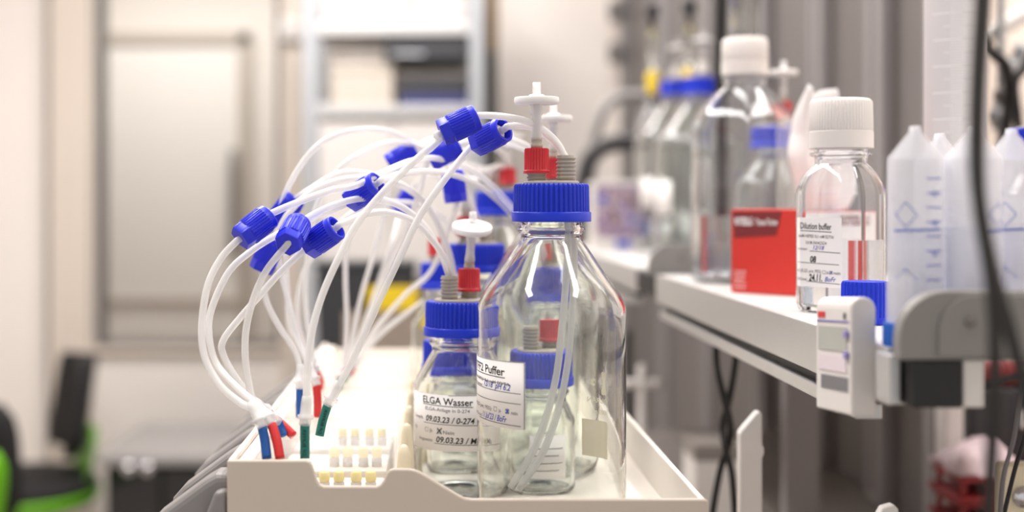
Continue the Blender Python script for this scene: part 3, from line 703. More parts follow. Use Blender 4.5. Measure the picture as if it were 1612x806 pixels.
# --- squarish plastic media bottles
def oct_r(c):
    def f(r, a, k):
        if k <= 0: return r
        q = r/max(abs(math.cos(a)), abs(math.sin(a)), (abs(math.cos(a))+abs(math.sin(a)))/c)
        rnd = r*1.13
        q = min(q, 1.5*r)
        return r*(1-k) + k*q
    return f
def media_bottle(name, label, x, y, rz, a, Hb, zsh, rneck, c, water, cap_r, cap_h, zcap):
    r = thing(name, label, 'bottle', (x, y, SZ+0.0004), rz, 'white-capped square media bottles')
    t = 0.0014; zn = zcap-0.006
    o = [(0.0005, 0.003), (a*0.72, 0.0025, 0.9), (a*0.86, 0, 1), (a*0.95, 0.0012, 1), (a, 0.006, 1), (a, zsh*0.35, 1), (a, zsh*0.7, 1), (a, zsh-0.002, 1), (a*0.995, zsh, 1)]
    n = 9
    for i in range(1, n+1):
        q = i/n; u = (1-math.cos(q*PI/2*1.0)); s_ = math.sin(q*PI/2)
        rr = a + (rneck-a)*(0.55*q+0.45*u); o.append((rr, zsh+(zn-zsh-0.0055)*(0.75*q+0.25*s_), max(0, 1-q**2.2)))
    o += [(rneck, zn-0.001), (rneck+0.0004, zn), (rneck+0.0032, zn+0.0006), (rneck+0.0032, zn+0.0026), (rneck, zn+0.0034), (rneck, zcap+cap_h*0.8)]
    inn = [(max(0.0005, q[0]-t), max(0.004, q[1]-(0 if q[1] < zsh else 0.0006)), q[2] if len(q) > 2 else 0) for q in o[3:] if q[0] <= a and not (q[0] > rneck+0.0001 and q[1] > zn-0.0005)]
    inn = inn[::-1] + [(0.0005, 0.0045)]
    MB().lathe(o+inn, 96, closed=True, rfun=oct_r(c)).build('bottle_body', M_PET, r, sharp=25)
    MB().lathe([(0.0005, 0.0056), (a*0.9, 0.0056, 1), (a-t-0.0012, 0.008, 1), (a-t-0.0008, water*0.5, 1), (a-t-0.0008, water, 1), (0.0005, water)], 96, closed=False, rfun=oct_r(c)).build('clear_liquid', M_WATER, r, sharp=25)
    cp = MB().lathe([(cap_r-0.002, 0), (cap_r+0.0002, 0), (cap_r+0.0002, cap_h*0.33), (cap_r-0.0006, cap_h*0.345), (cap_r, cap_h*0.36, 1), (cap_r-0.0005, cap_h*0.93, 1), (cap_r-0.0025, cap_h*0.99, 1), (cap_r-0.005, cap_h), (0.006, cap_h+0.0002), (0.0035, cap_h+0.001), (0.0005, cap_h+0.001)],
        240, rfun=ribbed(60, 0.0007)).build('screw_cap', M_WHITEP, r, sharp=50); cp.location.z = zcap
    return r
dil = media_bottle('media_bottle', 'small square media bottle with white ribbed cap, label reading Dilution buffer', 0.3010, 0.95, -0.306-math.radians(30-17.5), 0.0277, 0.12, 0.0885, 0.0190, 1.62, 0.0535, 0.0232, 0.0370, 0.1215)
dil.rotation_euler = (0, 0, -math.radians(17.6+30))
big = media_bottle('media_bottle', 'large square media bottle with plain white cap behind the red box', 0.3135, 1.30, -math.radians(13.5+24), 0.0480, 0.2, 0.157, 0.0210, 1.55, 0.068, 0.0236, 0.0380, 0.2115)
# label on the small one: runs round the flat face and one corner
aa = 0.0277; cc = 1.62; hw = aa*(cc-1)
cor = [(-aa, -hw), (-hw, -aa), (hw, -aa), (aa, -hw)]
def face_map(off, ztop, start):
    segs = []; 
    for p, q in zip(cor, cor[1:]):
        L = math.hypot(q[0]-p[0], q[1]-p[1]); segs.append((p, q, L))
    l0 = segs[0][2]*1000
    def f(u, v):
        s = (u+start); 
        if s < l0: (p, q, L), s2 = segs[0], s
        else: (p, q, L), s2 = segs[1], s-l0
        dx, dy = (q[0]-p[0])/L, (q[1]-p[1])/L; nx, ny = dy, -dx
        return (p[0]+dx*s2*0.001+nx*off, p[1]+dy*s2*0.001+ny*off, ztop+v*0.001)
    return f
L0 = math.hypot(aa-hw, aa-hw)*1000
zt = 0.0700; W = 8+2*hw*1000-0.4
st = L0-8
lbm = MB(); vs, fs = [], []; us = [0, 4, 7.99, 8.01, 20, W]
f0, f1 = face_map(0.00025, zt, st), face_map(0.00045, zt, st)
for i, u in enumerate(us):
    vs += [f0(u, -51), f0(u, 0), f1(u, 0), f1(u, -51)]
    if i:
        p, q = 4*(i-1), 4*i
        for kk in range(4): fs.append((p+kk, q+kk, q+(kk+1) % 4, p+(kk+1) % 4))
fs += [(0, 1, 2, 3), (4*len(us)-1, 4*len(us)-2, 4*len(us)-3, 4*len(us)-4)]
lbm.add(vs, fs, False); lb = lbm.build('label', M_PAPER, dil)
f = face_map(0.0006, zt, st); SL = -0.03
a = MB(); write(a, f, 'Dilution buffer', 8.4, -8.2, 4.6, 25.5, bold=0.012, slope=SL); rule(a, f, 8.2, -9.6, 34, -10.6, 0.45)
rule(a, f, 16, -24.6, 41, -25.6, 0.4); rule(a, f, 3, -33, 40, -34.2, 0.4); rule(a, f, 14, -47, 41, -48.2, 0.4)
write(a, f, '08', 16.5, -32.8, 4.4, 5, bold=0.03, shear=0.1); write(a, f, '24.11.', 15.5, -46.6, 5, 11, bold=0.03, shear=0.15)
a.build('black_lettering', M_INK, lb, fix=False)
a = MB(); write(a, f, '10 mM HEPES/ 0,1 mM EDTA/', 5, -14.4, 2.3, 31, slope=SL); write(a, f, '0,4 M (NH4)2SO4', 13, -19.4, 2.3, 17, slope=SL)
write(a, f, 'nummer:', 3.6, -23.8, 2.0, 11, slope=SL); write(a, f, 'steril (0,22 µm; PES):', 2, -40.0, 2.3, 24, slope=SL); tick_box(a, f, 26.8, -41, 2.2); write(a, f, 'ja', 29.8, -40.9, 2.3, slope=SL); tick_box(a, f, 32.4, -41.2, 2.2); write(a, f, 'nein', 35.6, -41.2, 2.3, 5.6, slope=SL)
write(a, f, 'Datum/Kürzel:', 1.5, -46.2, 2.2, 12.5, slope=SL)
a.build('printed_text', M_GREYINK, lb, fix=False)
a = MB(); write(a, f, '12/18', 19, -23.6, 3.0, 9, shear=0.3); write(a, f, 'BoFr', 28.5, -46.6, 3.4, 9, shear=0.3); stroke(a, f, [(32.6, -41), (34.6, -39)], 0.5); stroke(a, f, [(34.6, -41), (32.6, -39)], 0.5)
a.build('blue_handwriting', M_PEN, lb, fix=False)
# label on the large bottle's left side
mb = MB(); fz_ = []
def side_map(off):
    aL, hL = 0.0480, 0.0480*0.55
    return lambda u, v: (-aL-off, hL*0.7-u*0.001, 0.128+v*0.001)
lb = patch(side_map(0.0003), side_map(0.0006), 34, 52, 2).build('label', M_PAPER, big)
f = side_map(0.0008); a = MB()
for i in range(5): write(a, f, ('Puffer A', 'pH 7,4', '0,22 µm', '12/18', 'BoFr')[i], 4, -9-9*i, 3.0, 22-2*(i % 2))
a.build('printed_text', M_GREYINK, lb, fix=False)

# --- red tissue carton with a tissue pulled out
uu = Vector((-0.635, 0.772)); vv = Vector((0.772, 0.635))
tb = thing('tissue_box', 'bright red tissue carton between the two white-capped bottles', 'box', (0.3116, 1.103, SZ+0.0003), 0)
def bx(u, v, z): p = uu*u + vv*v; return Vector((p.x, p.y, z))
Lu, Lv, Hh = 0.071, 0.130, 0.0755
b = MB(); vs = [bx(u, v, z) for u in (0, Lu) for v in (0, Lv) for z in (0, Hh)]
b.add(vs, [(0,1,3,2),(4,6,7,5),(0,4,5,1),(2,3,7,6),(0,2,6,4),(1,5,7,3)], False)
b.build('carton', M_BOXRED, tb, bevel=0.0012)
def fl(off): return lambda u, v: bx(Lu-u*0.001, -off, Hh+v*0.001)
def fr(off): return lambda u, v: bx(-off, u*0.001, Hh+v*0.001)
for f1_, f2_, wid in ((fl(0.0003), fl(0.0006), 71), (fr(0.0003), fr(0.0006), 130)):
    if wid > 100:
        a = MB(); a.add([f1_(*p) for p in ((7, -1), (123, -1), (123, -75), (7, -75))], [(0, 1, 2, 3)], False); a.build('white_panel', M_PAPER, tb, fix=False)
        a = MB(); write(a, f2_, 'ROTIZELL®', 66, -14, 9, 46, bold=0.03); a.build('red_lettering', M_DKRED, tb, fix=False)
        continue
    a = MB(); poly = [(2, -2), (wid*0.78, -2), (wid*0.70, -23), (4, -26)]
    a.add([f1_(*p) for p in poly], [(0, 1, 2, 3)], False); pn = a.build('banner_print', M_DKRED, tb, fix=False)
    a = MB(); write(a, f2_, 'ROTIZELL®', 5, -14, 6.2, wid*0.28, bold=0.03); write(a, f2_, 'Tissue-Tücher', 8+wid*0.28, -14, 5.6, wid*0.33)
    a.build('white_lettering', M_SCRIBE, tb, fix=False); a = MB()
    for i, s in enumerate(('Tissue-Tücher', '100 Stück', '2-lagig, weich', '20 x 21 cm', 'fusselarm')): write(a, f2_, s, 4.5, -57-3.6*i, 1.9, 13-(i % 3), bold=0.01)
    a.build('small_lettering', M_SCRIBE, tb, fix=False)
sl = MB(); c0 = bx(Lu/2, Lv*0.55, 0)
sl.add([bx(Lu/2-0.008, Lv*0.2, Hh+0.0004), bx(Lu/2+0.008, Lv*0.2, Hh+0.0004), bx(Lu/2+0.008, Lv*0.9, Hh+0.0004), bx(Lu/2-0.008, Lv*0.9, Hh+0.0004)], [(0, 1, 2, 3)], False)
sl.build('slot', M_DKFRAME, tb, fix=False)
# tissue
a = MB(); NU, NV = 22, 26; vs, fs = [], []
rnd = random.Random(3)
ph = [rnd.uniform(0, 6.28) for _ in range(6)]
for j in range(NV+1):
    t = j/NV
    for i in range(NU+1):
        s = i/NU-0.5
        half = 0.026 + 0.016*min(1, t*2.2)
        v = Lv*(0.66+0.27*min(1, t*1.6)) + s*2*half*1.25 + 0.004*math.sin(5*t+ph[0])
        u = Lu/2 + (0.002+0.010*t)*math.sin(16*s+ph[1]+2*t) + 0.006*t*math.sin(31*s+ph[2]+5*t) + 0.008*t*math.cos(4*t+ph[3]) + 0.012*t
        z = Hh - 0.004 + t*(0.112 - 0.045*max(0, s+0.15) + 0.006*math.sin(19*s+ph[4]) + 0.004*math.sin(47*s))
        vs.append(bx(u, v, z))
for j in range(NV):
    for i in range(NU): k = j*(NU+1)+i; fs.append((k, k+1, k+NU+2, k+NU+1))
a.add(vs, fs, True); o = a.build('tissue', M_TISSUE, None, fix=False); o.location = tb.location
md = o.modifiers.new('solid', 'SOLIDIFY'); md.thickness = 0.0006
tag(o, 'crumpled white tissue rising out of the red carton', 'tissue')

# --- bottles with blue caps on the shelves
g1 = lab_bottle('400', 0.3715, 1.40, SZ, -0.2, 'blue-capped bottle with white filter behind the large square media bottle', 2.6)
g2 = lab_bottle('2000', 0.396, 1.93, SZ, -0.2, 'large blue-capped bottle on the far shelf, right of its twin', 2.2, redm=M_WHITEP)
g3 = lab_bottle('2000t', 0.407, 2.19, SZ, -0.2, 'large blue-capped bottle on the far shelf, left of its twin', 2.2, redm=M_WHITEP)
blank_label(g2, '2000', -72, 0.115, 42, 50); blank_label(g3, '2000t', -55, 0.125, 42, 50)
g4 = lab_bottle('250', 0.512, 1.08, SZ, -0.4, 'blue-capped bottle at the right frame edge behind the cables', 0.3, ports=0)
blank_label(g4, '250', -60, 0.085, 50, 45)

# pump dispensers with yellow collars on white flasks
def dispenser(x, y, label):
    r = thing('pump_dispenser', label, 'dispenser', (x, y, SZ+0.0004), 0, 'pump dispensers on the far shelf')
    MB().lathe([(0.001, 0), (0.032, 0), (0.034, 0.004), (0.034, 0.20), (0.031, 0.232), (0.022, 0.255), (0.0165, 0.264), (0.016, 0.285), (0.0145, 0.285), (0.015, 0.262), (0.020, 0.252), (0.029, 0.230), (0.0325, 0.20), (0.0325, 0.005), (0.001, 0.003)], 40, closed=True).build('flask', M_PET, r)
    MB().lathe([(0.001, 0.2855), (0.011, 0.2855), (0.012, 0.29), (0.012, 0.326), (0.010, 0.330), (0.001, 0.330)], 24).build('yellow_collar', M_YEL, r)
    MB().lathe([(0.009, 0.3302), (0.010, 0.332), (0.010, 0.405), (0.008, 0.408), (0.0065, 0.408), (0.0065, 0.332)], 24, closed=True).build('glass_barrel', M_GLASS, r)
    MB().lathe([(0.001, 0.408), (0.006, 0.409), (0.005, 0.425), (0.012, 0.430), (0.013, 0.450), (0.009, 0.457), (0.001, 0.458)], 24).build('knob', M_DARKBOX, r)
dispenser(0.403, 2.385, 'clear pump dispenser with yellow collar, left of the two')
dispenser(0.4605, 2.33, 'clear pump dispenser with yellow collar, right of the two')
# clear jar on a high perch: hanging glass tube at the top
o = thing('glass_tube', 'clear glass tube with white stopper hanging at top near black cable', 'glass tube', P(1172, 68, 1.62), 0)
MB().lathe([(0.002, 0.0), (0.012, 0.001), (0.017, 0.008), (0.018, 0.02), (0.018, 0.19), (0.016, 0.19), (0.016, 0.02), (0.014, 0.008), (0.002, 0.003)], 32, closed=True).build('tube_wall', M_GLASS, o)
MB().lathe([(0.001, 0.188), (0.015, 0.188), (0.020, 0.192), (0.020, 0.21), (0.001, 0.21)], 32).build('stopper', M_WHITEP, o)
c = MB().tube([(0.0, 0, 0.205), (0.15, 0.02, 0.205), (XP-o.location.x-0.02, 0.03, 0.205)], 0.004).build('support_arm', M_STEEL, o)

# --- graduated cylinder
gc = thing('graduated_cylinder', 'tall milky graduated cylinder rising out of the top of the frame', 'cylinder', (0.4265, 1.05, SZ+0.0004), 0)
MB().lathe([(0.0215, 0.012), (0.0240, 0.012), (0.0240, 0.33), (0.0256, 0.334), (0.0235, 0.336), (0.0222, 0.33), (0.0222, 0.016), (0.0215, 0.014)], 48, closed=True).build('barrel', M_CYL, gc)
MB().lathe([(0.001, 0), (0.034, 0), (0.034, 0.007), (0.026, 0.010), (0.024, 0.0125), (0.001, 0.0125)], 6).build('foot', M_CYL, gc, bevel=0.001)
f = cyl_map(0.024, -70, 0.02, 0.0002); a = MB()
for i in range(0, 140):
    big_ = i % 10 == 0; mid = i % 5 == 0
    u0, u1 = (2, 26) if big_ else ((12, 27) if mid else (17, 42))
    rule(a, f, u0, 2.15*i, u1, 2.15*i, 0.55 if big_ else 0.35)
a.build('scale_marks', M_SCRIBE, gc, fix=False)

# --- upside-down conical tubes standing on their caps
def conical():
    r = thing('centrifuge_tube', '-', 'tube', (0, 0, 0), 0, 'upside-down centrifuge tubes on the near shelf')
    t = 0.0011
    o = [(0.0152, 0.013), (0.0156, 0.014), (0.0153, 0.092), (0.0152, 0.104), (0.0150, 0.106), (0.0036, 0.1205), (0.0032, 0.1235), (0.0008, 0.124)]
    i_ = [(max(0.0006, p[0]-t), p[1]-0.0012 if p[1] > 0.1 else p[1]) for p in o][::-1]
    MB().lathe(o+i_, 48, closed=True).build('tube_wall', M_FALCON, r)
    MB().lathe([(0.001, 0.015), (0.0140, 0.015), (0.0140, 0.066), (0.001, 0.066)], 40).build('liquid', M_FALC2, r)
    MB().lathe([(0.001, 0), (0.0172, 0), (0.0176, 0.001, 1), (0.0176, 0.0115, 1), (0.0170, 0.0128), (0.001, 0.0128)], 160, rfun=ribbed(36, 0.0006)).build('screw_cap', M_BLUE_L, r, sharp=50)
    f = cyl_map(0.0155, -60, 0.098, 0.0002); a = MB()
    for k in range(8): rule(a, f, 22, -8*k-4, 32, -8*k-4, 0.7)
    rule(a, f, 4, -33, 31, -32, 1.2); write(a, f, '50', 25, -14, 3); write(a, f, '40', 25, -30, 3); write(a, f, '30', 25, -47, 3)
    stroke(a, f, [(5, -24), (11, -17), (17, -24), (11, -31), (5, -24)], 0.5); stroke(a, f, [(5, -60), (11, -54), (17, -60)], 0.5)
    a.build('scale_print', M_PRBLUE, r, fix=False)
    return r
M_BLUE_L = mat('mid_blue_cap_plastic', (20, 92, 190), 0.4, noise=0.04)
proto = conical()
spots = [((1441, .715), 'leftmost upside-down centrifuge tube, nearest the white timer', -0.35), ((1479, .79), 'upside-down centrifuge tube standing behind the gap of the front ones', 0.6),
         ((1532, .712), 'upside-down centrifuge tube in front, crossed by the thick black cable', 0.9), ((1592, .738), 'rightmost upside-down centrifuge tube, at the frame edge', -0.3)]
for i, ((px, y), lab, rz) in enumerate(spots):
    o = proto if i == 0 else dup(proto)
    o.location = ((px-VX)/FPX*y, y, SZ+0.0004); o.rotation_euler.z = rz; o['label'] = lab

# loose blue cap on the shelf
lc = thing('bottle_cap', 'loose ribbed blue cap lying on the shelf behind the white timer', 'cap', (0.2875, 0.855, SZ+0.0004), 0)
MB().lathe([(0.0135, 0), (0.0166, 0), (0.0166, 0.004), (0.0162, 0.0045, 1), (0.0158, 0.026, 1), (0.0148, 0.028), (0.001, 0.028), (0.001, 0.025), (0.0135, 0.025)], 160, closed=True, rfun=ribbed(32, 0.0009)).build('shell', M_BLUE, lc, sharp=50)

# --- white timer hanging on the shelf edge
tm = thing('digital_timer', 'white digital timer hanging on the near shelf edge', 'timer', P(1360, 655, 0.722), 0)
tm.rotation_euler = (math.radians(-4), math.radians(1.5), math.radians(4.5))
ox = tm.location.x
def rr(w, h, r, n=5, top_only=False):
    pts = []
    for cx, cz, a0 in ((w-r, h-r, 0), (r, h-r, 90)):
        for i in range(n+1):
            a = math.radians(a0+90*i/n); pts.append((cx+r*math.cos(a)-w/2, cz+r*math.sin(a)))
    return pts + [(-w/2, 0), (w/2, 0)]
pr = rr(0.0150, 0.0675, 0.0072)
MB().prism(pr, 0, 0.053).build('case', M_WHITEP, tm, bevel=0.0012)
xs = -0.0150/2
MB().span(xs-0.0006, xs-0.0001, 0.005, 0.048, 0.036, 0.050).build('display', mat('grey_display', (178, 178, 172), 0.2), tm)
MB().span(xs-0.0004, xs-0.0001, 0.003, 0.050, 0.0525, 0.0535).build('violet_stripe', mat('violet_print', (120, 112, 176), 0.5), tm)
MB().span(xs-0.0004, xs-0.0001, 0.004, 0.044, 0.013, 0.021).build('dark_print', mat('dark_grey_print', (120, 118, 122), 0.5), tm)
MB().span(xs-0.0004, xs-0.0001, 0.038, 0.049, 0.055, 0.0585).build('red_mark', M_SRED, tm)
MB().span(xs-0.0004, xs-0.0001, 0.007, 0.010, 0.0545, 0.058).build('sensor_window', M_BLACKP, tm)
for z in (0.034, 0.046):
    MB().span(xs-0.0022, xs-0.0001, 0.002, 0.0065, z-0.002, z+0.002).build('button', mat('violet_button', (146, 134, 198), 0.4), tm, bevel=0.0006)
MB().span(xs-0.0006, xs-0.0001, 0.006, 0.047, 0.024, 0.033).build('key_panel', mat('pale_pink_print', (226, 212, 218), 0.4), tm)

# ------------------------------------------------------------------ cables
def cable(label, pts, r, m=None, name='cable', sub=8, group=None):
    Q = [P(*p) for p in pts]; o = MB().tube([q-Q[0] for q in Q], r, 12, sub).build(name, m or M_BLACK); o.location = Q[0]
    return tag(o, label, 'cable', group)
cable('thick black cable hanging from top to bottom in the right foreground', [(1546, -60, .52), (1545, 0, .52), (1538, 130, .515), (1536, 250, .51), (1544, 340, .505), (1560, 440, .50), (1567, 540, .50), (1563, 680, .505), (1556, 806, .51), (1552, 880, .515)], 0.0029)
cable('thick black cable splitting off toward the right frame edge', [(1552, -60, .54), (1550, 0, .54), (1542, 130, .54), (1540, 240, .535), (1543, 320, .53), (1562, 420, .525), (1590, 520, .52), (1614, 620, .515), (1640, 740, .51)], 0.0029)
cable('thin black cable running sideways from the white timer', [(1379, 624, .728), (1400, 629, .72), (1450, 632, .71), (1500, 622, .70), (1560, 604, .69), (1620, 588, .68), (1680, 575, .67)], 0.0019)
cable('black cable hanging under the shelf, starting at left', [(1128, 505, 1.2), (1127, 535, 1.2), (1129, 580, 1.2), (1141, 630, 1.195), (1150, 670, 1.19), (1147, 700, 1.2), (1134, 740, 1.205), (1122, 806, 1.2), (1118, 860, 1.2)], 0.0032, group='twisted cables under the shelf')
cable('black cable hanging under the shelf, starting at right', [(1161, 505, 1.2), (1160, 545, 1.2), (1155, 590, 1.2), (1146, 635, 1.205), (1138, 672, 1.21), (1142, 705, 1.2), (1152, 745, 1.195), (1157, 806, 1.2), (1160, 860, 1.2)], 0.0032, group='twisted cables under the shelf')
cable('straight black cable hanging at top behind the large media bottle', [(1136, -60, 1.5), (1136, 0, 1.5), (1134, 130, 1.5), (1137, 250, 1.5), (1136, 420, 1.5)], 0.0068)
cable('thin grey cable looping down over the dark red racks', [(1612, 560, .8), (1606, 620, .8), (1596, 690, .8), (1580, 750, .8), (1574, 820, .8)], 0.0014, mat('grey_cable_sheath', (120, 116, 118), 0.5))
cable('thin dark cable at the lower right corner', [(1622, 640, .82), (1612, 690, .82), (1596, 745, .82), (1578, 820, .82)], 0.0014)
cable('white hose arching across the top right corner', [(1530, 62, 1.8), (1560, 52, 1.8), (1590, 36, 1.8), (1620, 20, 1.8), (1660, 12, 1.8)], 0.012, M_WHITEP)
cable('black cable bending at the upper right beside the milky cylinder', [(1540, 60, 1.7), (1560, 82, 1.7), (1582, 102, 1.7), (1590, 140, 1.7), (1584, 200, 1.7), (1580, 260, 1.7)], 0.008)
cable('black cable at right edge above the blue-capped bottle', [(1640, 60, 1.65), (1614, 105, 1.65), (1598, 130, 1.65), (1602, 180, 1.65), (1607, 240, 1.65), (1606, 300, 1.65)], 0.006)
# grey clamp among them
cl = thing('stand_clamp', 'grey stand clamp with crossed arms in the upper right corner', 'clamp', P(1583, 150, 1.75), 0)
for s, (A, B) in enumerate((((1572, 205), (1590, 95)), ((1566, 190), (1612, 70)))):
    pA, pB = P(*A, 1.75)-cl.location, P(*B, 1.75)-cl.location
    MB().tube([pA, pA.lerp(pB, .5)+Vector((0.006, 0.01*s, 0)), pB], 0.011, 10).build('arm', M_STEEL, cl)
MB().lathe([(0.001, -0.012), (0.013, -0.012), (0.013, 0.012), (0.001, 0.012)], 20, M=Matrix.Rotation(PI/2, 4, 'X')).build('pivot', M_DKFRAME, cl)
# stand rod carrying the clamp down to the bench
rodx = P(1576, 0, 1.78).x
MB().tube([Vector((rodx, 1.78, BZ))-cl.location, Vector((rodx, 1.78, CZ+0.5))-cl.location], 0.006).build('stand_rod', M_STEEL, cl)

# ------------------------------------------------------------------ under the shelf
mp = thing('mounting_plate', 'white upright plate with a slanted tip standing under the shelf', 'plate', (0, 0, BZ), 0)
yy = 1.02; q = [(1165, 684), (1168, 678), (1192, 650), (1197, 648), (1200, 652), (1200, 700), (1203, 706), (1203, 716), (1200, 720)]
pts = [((a-VX)/FPX*yy, CZ-BZ-(b-VY)/FPX*yy) for a, b in q] + [((1200-VX)/FPX*yy, 0.0005), ((1165-VX)/FPX*yy, 0.0005)]
MB().prism(pts, yy, yy+0.012).build('upright', M_WHITEP, mp, bevel=0.001)
MB().span((1165-VX)/FPX*yy-0.01, (1200-VX)/FPX*yy+0.01, yy-0.02, yy+0.04, 0.0003, 0.004).build('foot', M_WHITEP, mp, bevel=0.001)
tb2 = thing('white_tab', 'small white rounded tab at the bottom edge below the timer', 'tab', P(1400, 0, 0.80)*1.0, 0)
tb2.location.z = BZ
MB().prism([(-0.008, 0.0005), (-0.008, 0.222), (-0.004, 0.229), (0.003, 0.231), (0.006, 0.228), (0.006, 0.0005)], 0, 0.008).build('upright', M_WHITEP, tb2, bevel=0.001)
MB().span(-0.02, 0.018, -0.01, 0.03, 0.0002, 0.003).build('foot', M_WHITEP, tb2)
wb = thing('storage_carton', 'white carton on the bench behind the twisted cables', 'box', (0.345, 1.62, BZ), 0)
MB().span(-0.018, 0.05, 0, 0.08, 0.0004, 0.112).build('carton', M_WHITEP, wb, bevel=0.002)
MB().span(-0.0185, 0.0505, -0.0006, 0.0806, 0.092, 0.1135).build('lid', M_BENCH, wb, bevel=0.002)
# white stopcock on a stand
sp = P(1010, 604, 1.95)
st_ = thing('stopcock_stand', 'blurred white cross-shaped tap standing right of the front bottle', 'tap', (sp.x, sp.y, BZ), 0)
hz = sp.z-BZ
MB().lathe([(0.001, 0.0003), (0.03, 0.0003), (0.03, 0.006), (0.012, 0.010), (0.0065, 0.016), (0.0065, hz+0.026), (0.004, hz+0.03), (0.001, hz+0.03)], 24).build('post', M_WHITEP, st_)
MB().tube([(-0.03, 0, hz), (0.035, 0, hz)], 0.007, 14).build('cross_handle', M_WHITEP, st_)
cable('blurred black cable behind the white cross-shaped tap', [(989, 520, 2.1), (988, 580, 2.1), (991, 650, 2.1), (996, 720, 2.1)], 0.006)

# dark red racks at the lower right
def rack(z, label, w=0.16, x=0.543, y=1.325):
    r = thing('tube_rack', label, 'rack', (x, y, z), 0, 'dark red tube racks stacked at the lower right')
    b = MB(); b.span(0, w, 0, 0.085, 0.0003, 0.006); b.span(0.004, w-0.004, 0.005, 0.080, 0.0205, 0.0255)
    for i in range(6):
        xx = 0.006+i*(w-0.018)/5
        for yy_ in (0.008, 0.071): b.span(xx, xx+0.006, yy_, yy_+0.006, 0.006, 0.0205)
    b.build('rack_body', M_DRED, r, bevel=0.001)
    return r
names = ['lowest dark red tube rack of the stack at lower right', 'dark red tube rack second from the bottom of the stack', 'dark red tube rack third from the bottom of the stack', 'dark red tube rack fourth from the bottom of the stack', 'dark red tube rack at the top of the stack, under the pink packet']
for i in range(5): rack(BZ+0.0004+i*0.0268, names[i])
pk = MB(); vs, fs = [], []
top = BZ+5*0.0268+0.0006
for j in range(9):
    for i in range(9):
        s, t = i/8-0.5, j/8-0.5; puff = 0.026*max(0, 1-(2*s)**2)**.5*max(0, 1-(2*t)**2)**.5
        vs.append((0.543+0.042+s*0.078+0.004*math.sin(7*t), 1.372+t*0.075, top+0.004+puff+0.01*t+0.004*math.sin(9*s+3*t)))
n = len(vs)
for v in list(vs): vs.append((v[0], v[1], top))
for j in range(8):
    for i in range(8):
        k = j*9+i; fs += [(k, k+1, k+10, k+9), (n+k, n+k+9, n+k+10, n+k+1)]
edge = [i for i in range(9)] + [9*j+8 for j in range(1, 9)] + [72+i for i in range(7, -1, -1)] + [9*j for j in range(7, 0, -1)]
for p, q in zip(edge, edge[1:]+edge[:1]): fs.append((p, n+p, n+q, q))
pk.add(vs, fs); o = pk.build('foil_packet', M_PINK); o.rotation_euler = (0, 0, 0); tag(o, 'crumpled pink and white packet lying on the dark red racks', 'packet')
gb = thing('grey_case', 'dark grey case behind the pink packet on the racks', 'case', (0.60, 1.436, BZ+0.0005), 0)
MB().span(0.002, 0.15, 0, 0.06, 0.0, 0.2105).build('body', M_DARKBOX, gb, bevel=0.004)
MB().span(0.055, 0.075, -0.006, 0, 0.165, 0.19).build('latch', M_CHROME, gb, bevel=0.003)
rh = thing('red_holder', 'dark red rounded holder lying on top of the grey case', 'holder', (0.60, 1.43, BZ+0.2115), 0)
MB().lathe([(0.001, 0), (0.008, 0.001), (0.0135, 0.006), (0.0155, 0.016), (0.0155, 0.15), (0.012, 0.158), (0.001, 0.16)], 24, M=Matrix.Translation((-0.01, 0.03, 0.0157)) @ Matrix.Rotation(PI/2, 4, 'Y')).build('barrel', M_DRED, rh)
MB().lathe([(0.0157, 0.055), (0.0172, 0.056), (0.0172, 0.064), (0.0157, 0.065)], 24, M=Matrix.Translation((-0.01, 0.03, 0.0157)) @ Matrix.Rotation(PI/2, 4, 'Y'), closed=True).build('band', M_DRED, rh)
wl = thing('metal_block', 'small bright metal block at the lower right corner', 'block', P(1602, 770, 1.0), 0)
wl.location.z = BZ
MB().span(-0.012, 0.02, 0, 0.02, 0.0004, 0.165+0.05).build('body', M_PEG, wl, bevel=0.004)
MB().lathe([(0.001, 0), (0.008, 0), (0.008, 0.003), (0.001, 0.003)], 16, M=Matrix.Translation((0.004, -0.0005, 0.19)) @ Matrix.Rotation(PI/2, 4, 'X')).build('dial', M_CHROME, wl)

# ------------------------------------------------------------------ blurred things further back
# printed carton on the far shelf, hoses behind
pc = thing('printed_carton', 'white carton with violet blotch print on the far shelf', 'box', (0, 0, SZ), 0)
yy = 2.25; x0 = (934-VX)/FPX*yy; x1 = (1024-VX)/FPX*yy
MB().span(x0, x1, yy, yy+0.09, 0.0004, 0.122).build('carton', M_WHITEP, pc, bevel=0.002)
MB().span(x0+0.004, x1-0.004, yy-0.0008, yy-0.0001, 0.022, 0.114).build('blotch_print', M_PRINT, pc)
MB().span(x0+0.040, x0+0.066, yy-0.0008, yy-0.0001, 0.004, 0.016).build('blue_mark', M_BLUE, pc)
ld = 2.8
cable('thick black hose arching left of the far bottles', [(905, 420, ld), (914, 330, ld), (920, 280, ld), (932, 245, ld), (958, 228, ld), (1000, 222, ld), (1060, 225, ld), (1142, 230, ld)], 0.020, mat('dark_hose_rubber', (58, 56, 58), 0.5), name='hose')
cable('grey hose arching above the thick black hose', [(925, 330, ld+.1), (932, 240, ld+.1), (945, 185, ld+.1), (970, 155, ld+.1), (1010, 150, ld+.1), (1060, 150, ld+.1), (1130, 152, ld+.1)], 0.012, mat('grey_hose_rubber', (150, 146, 146), 0.5), name='hose')
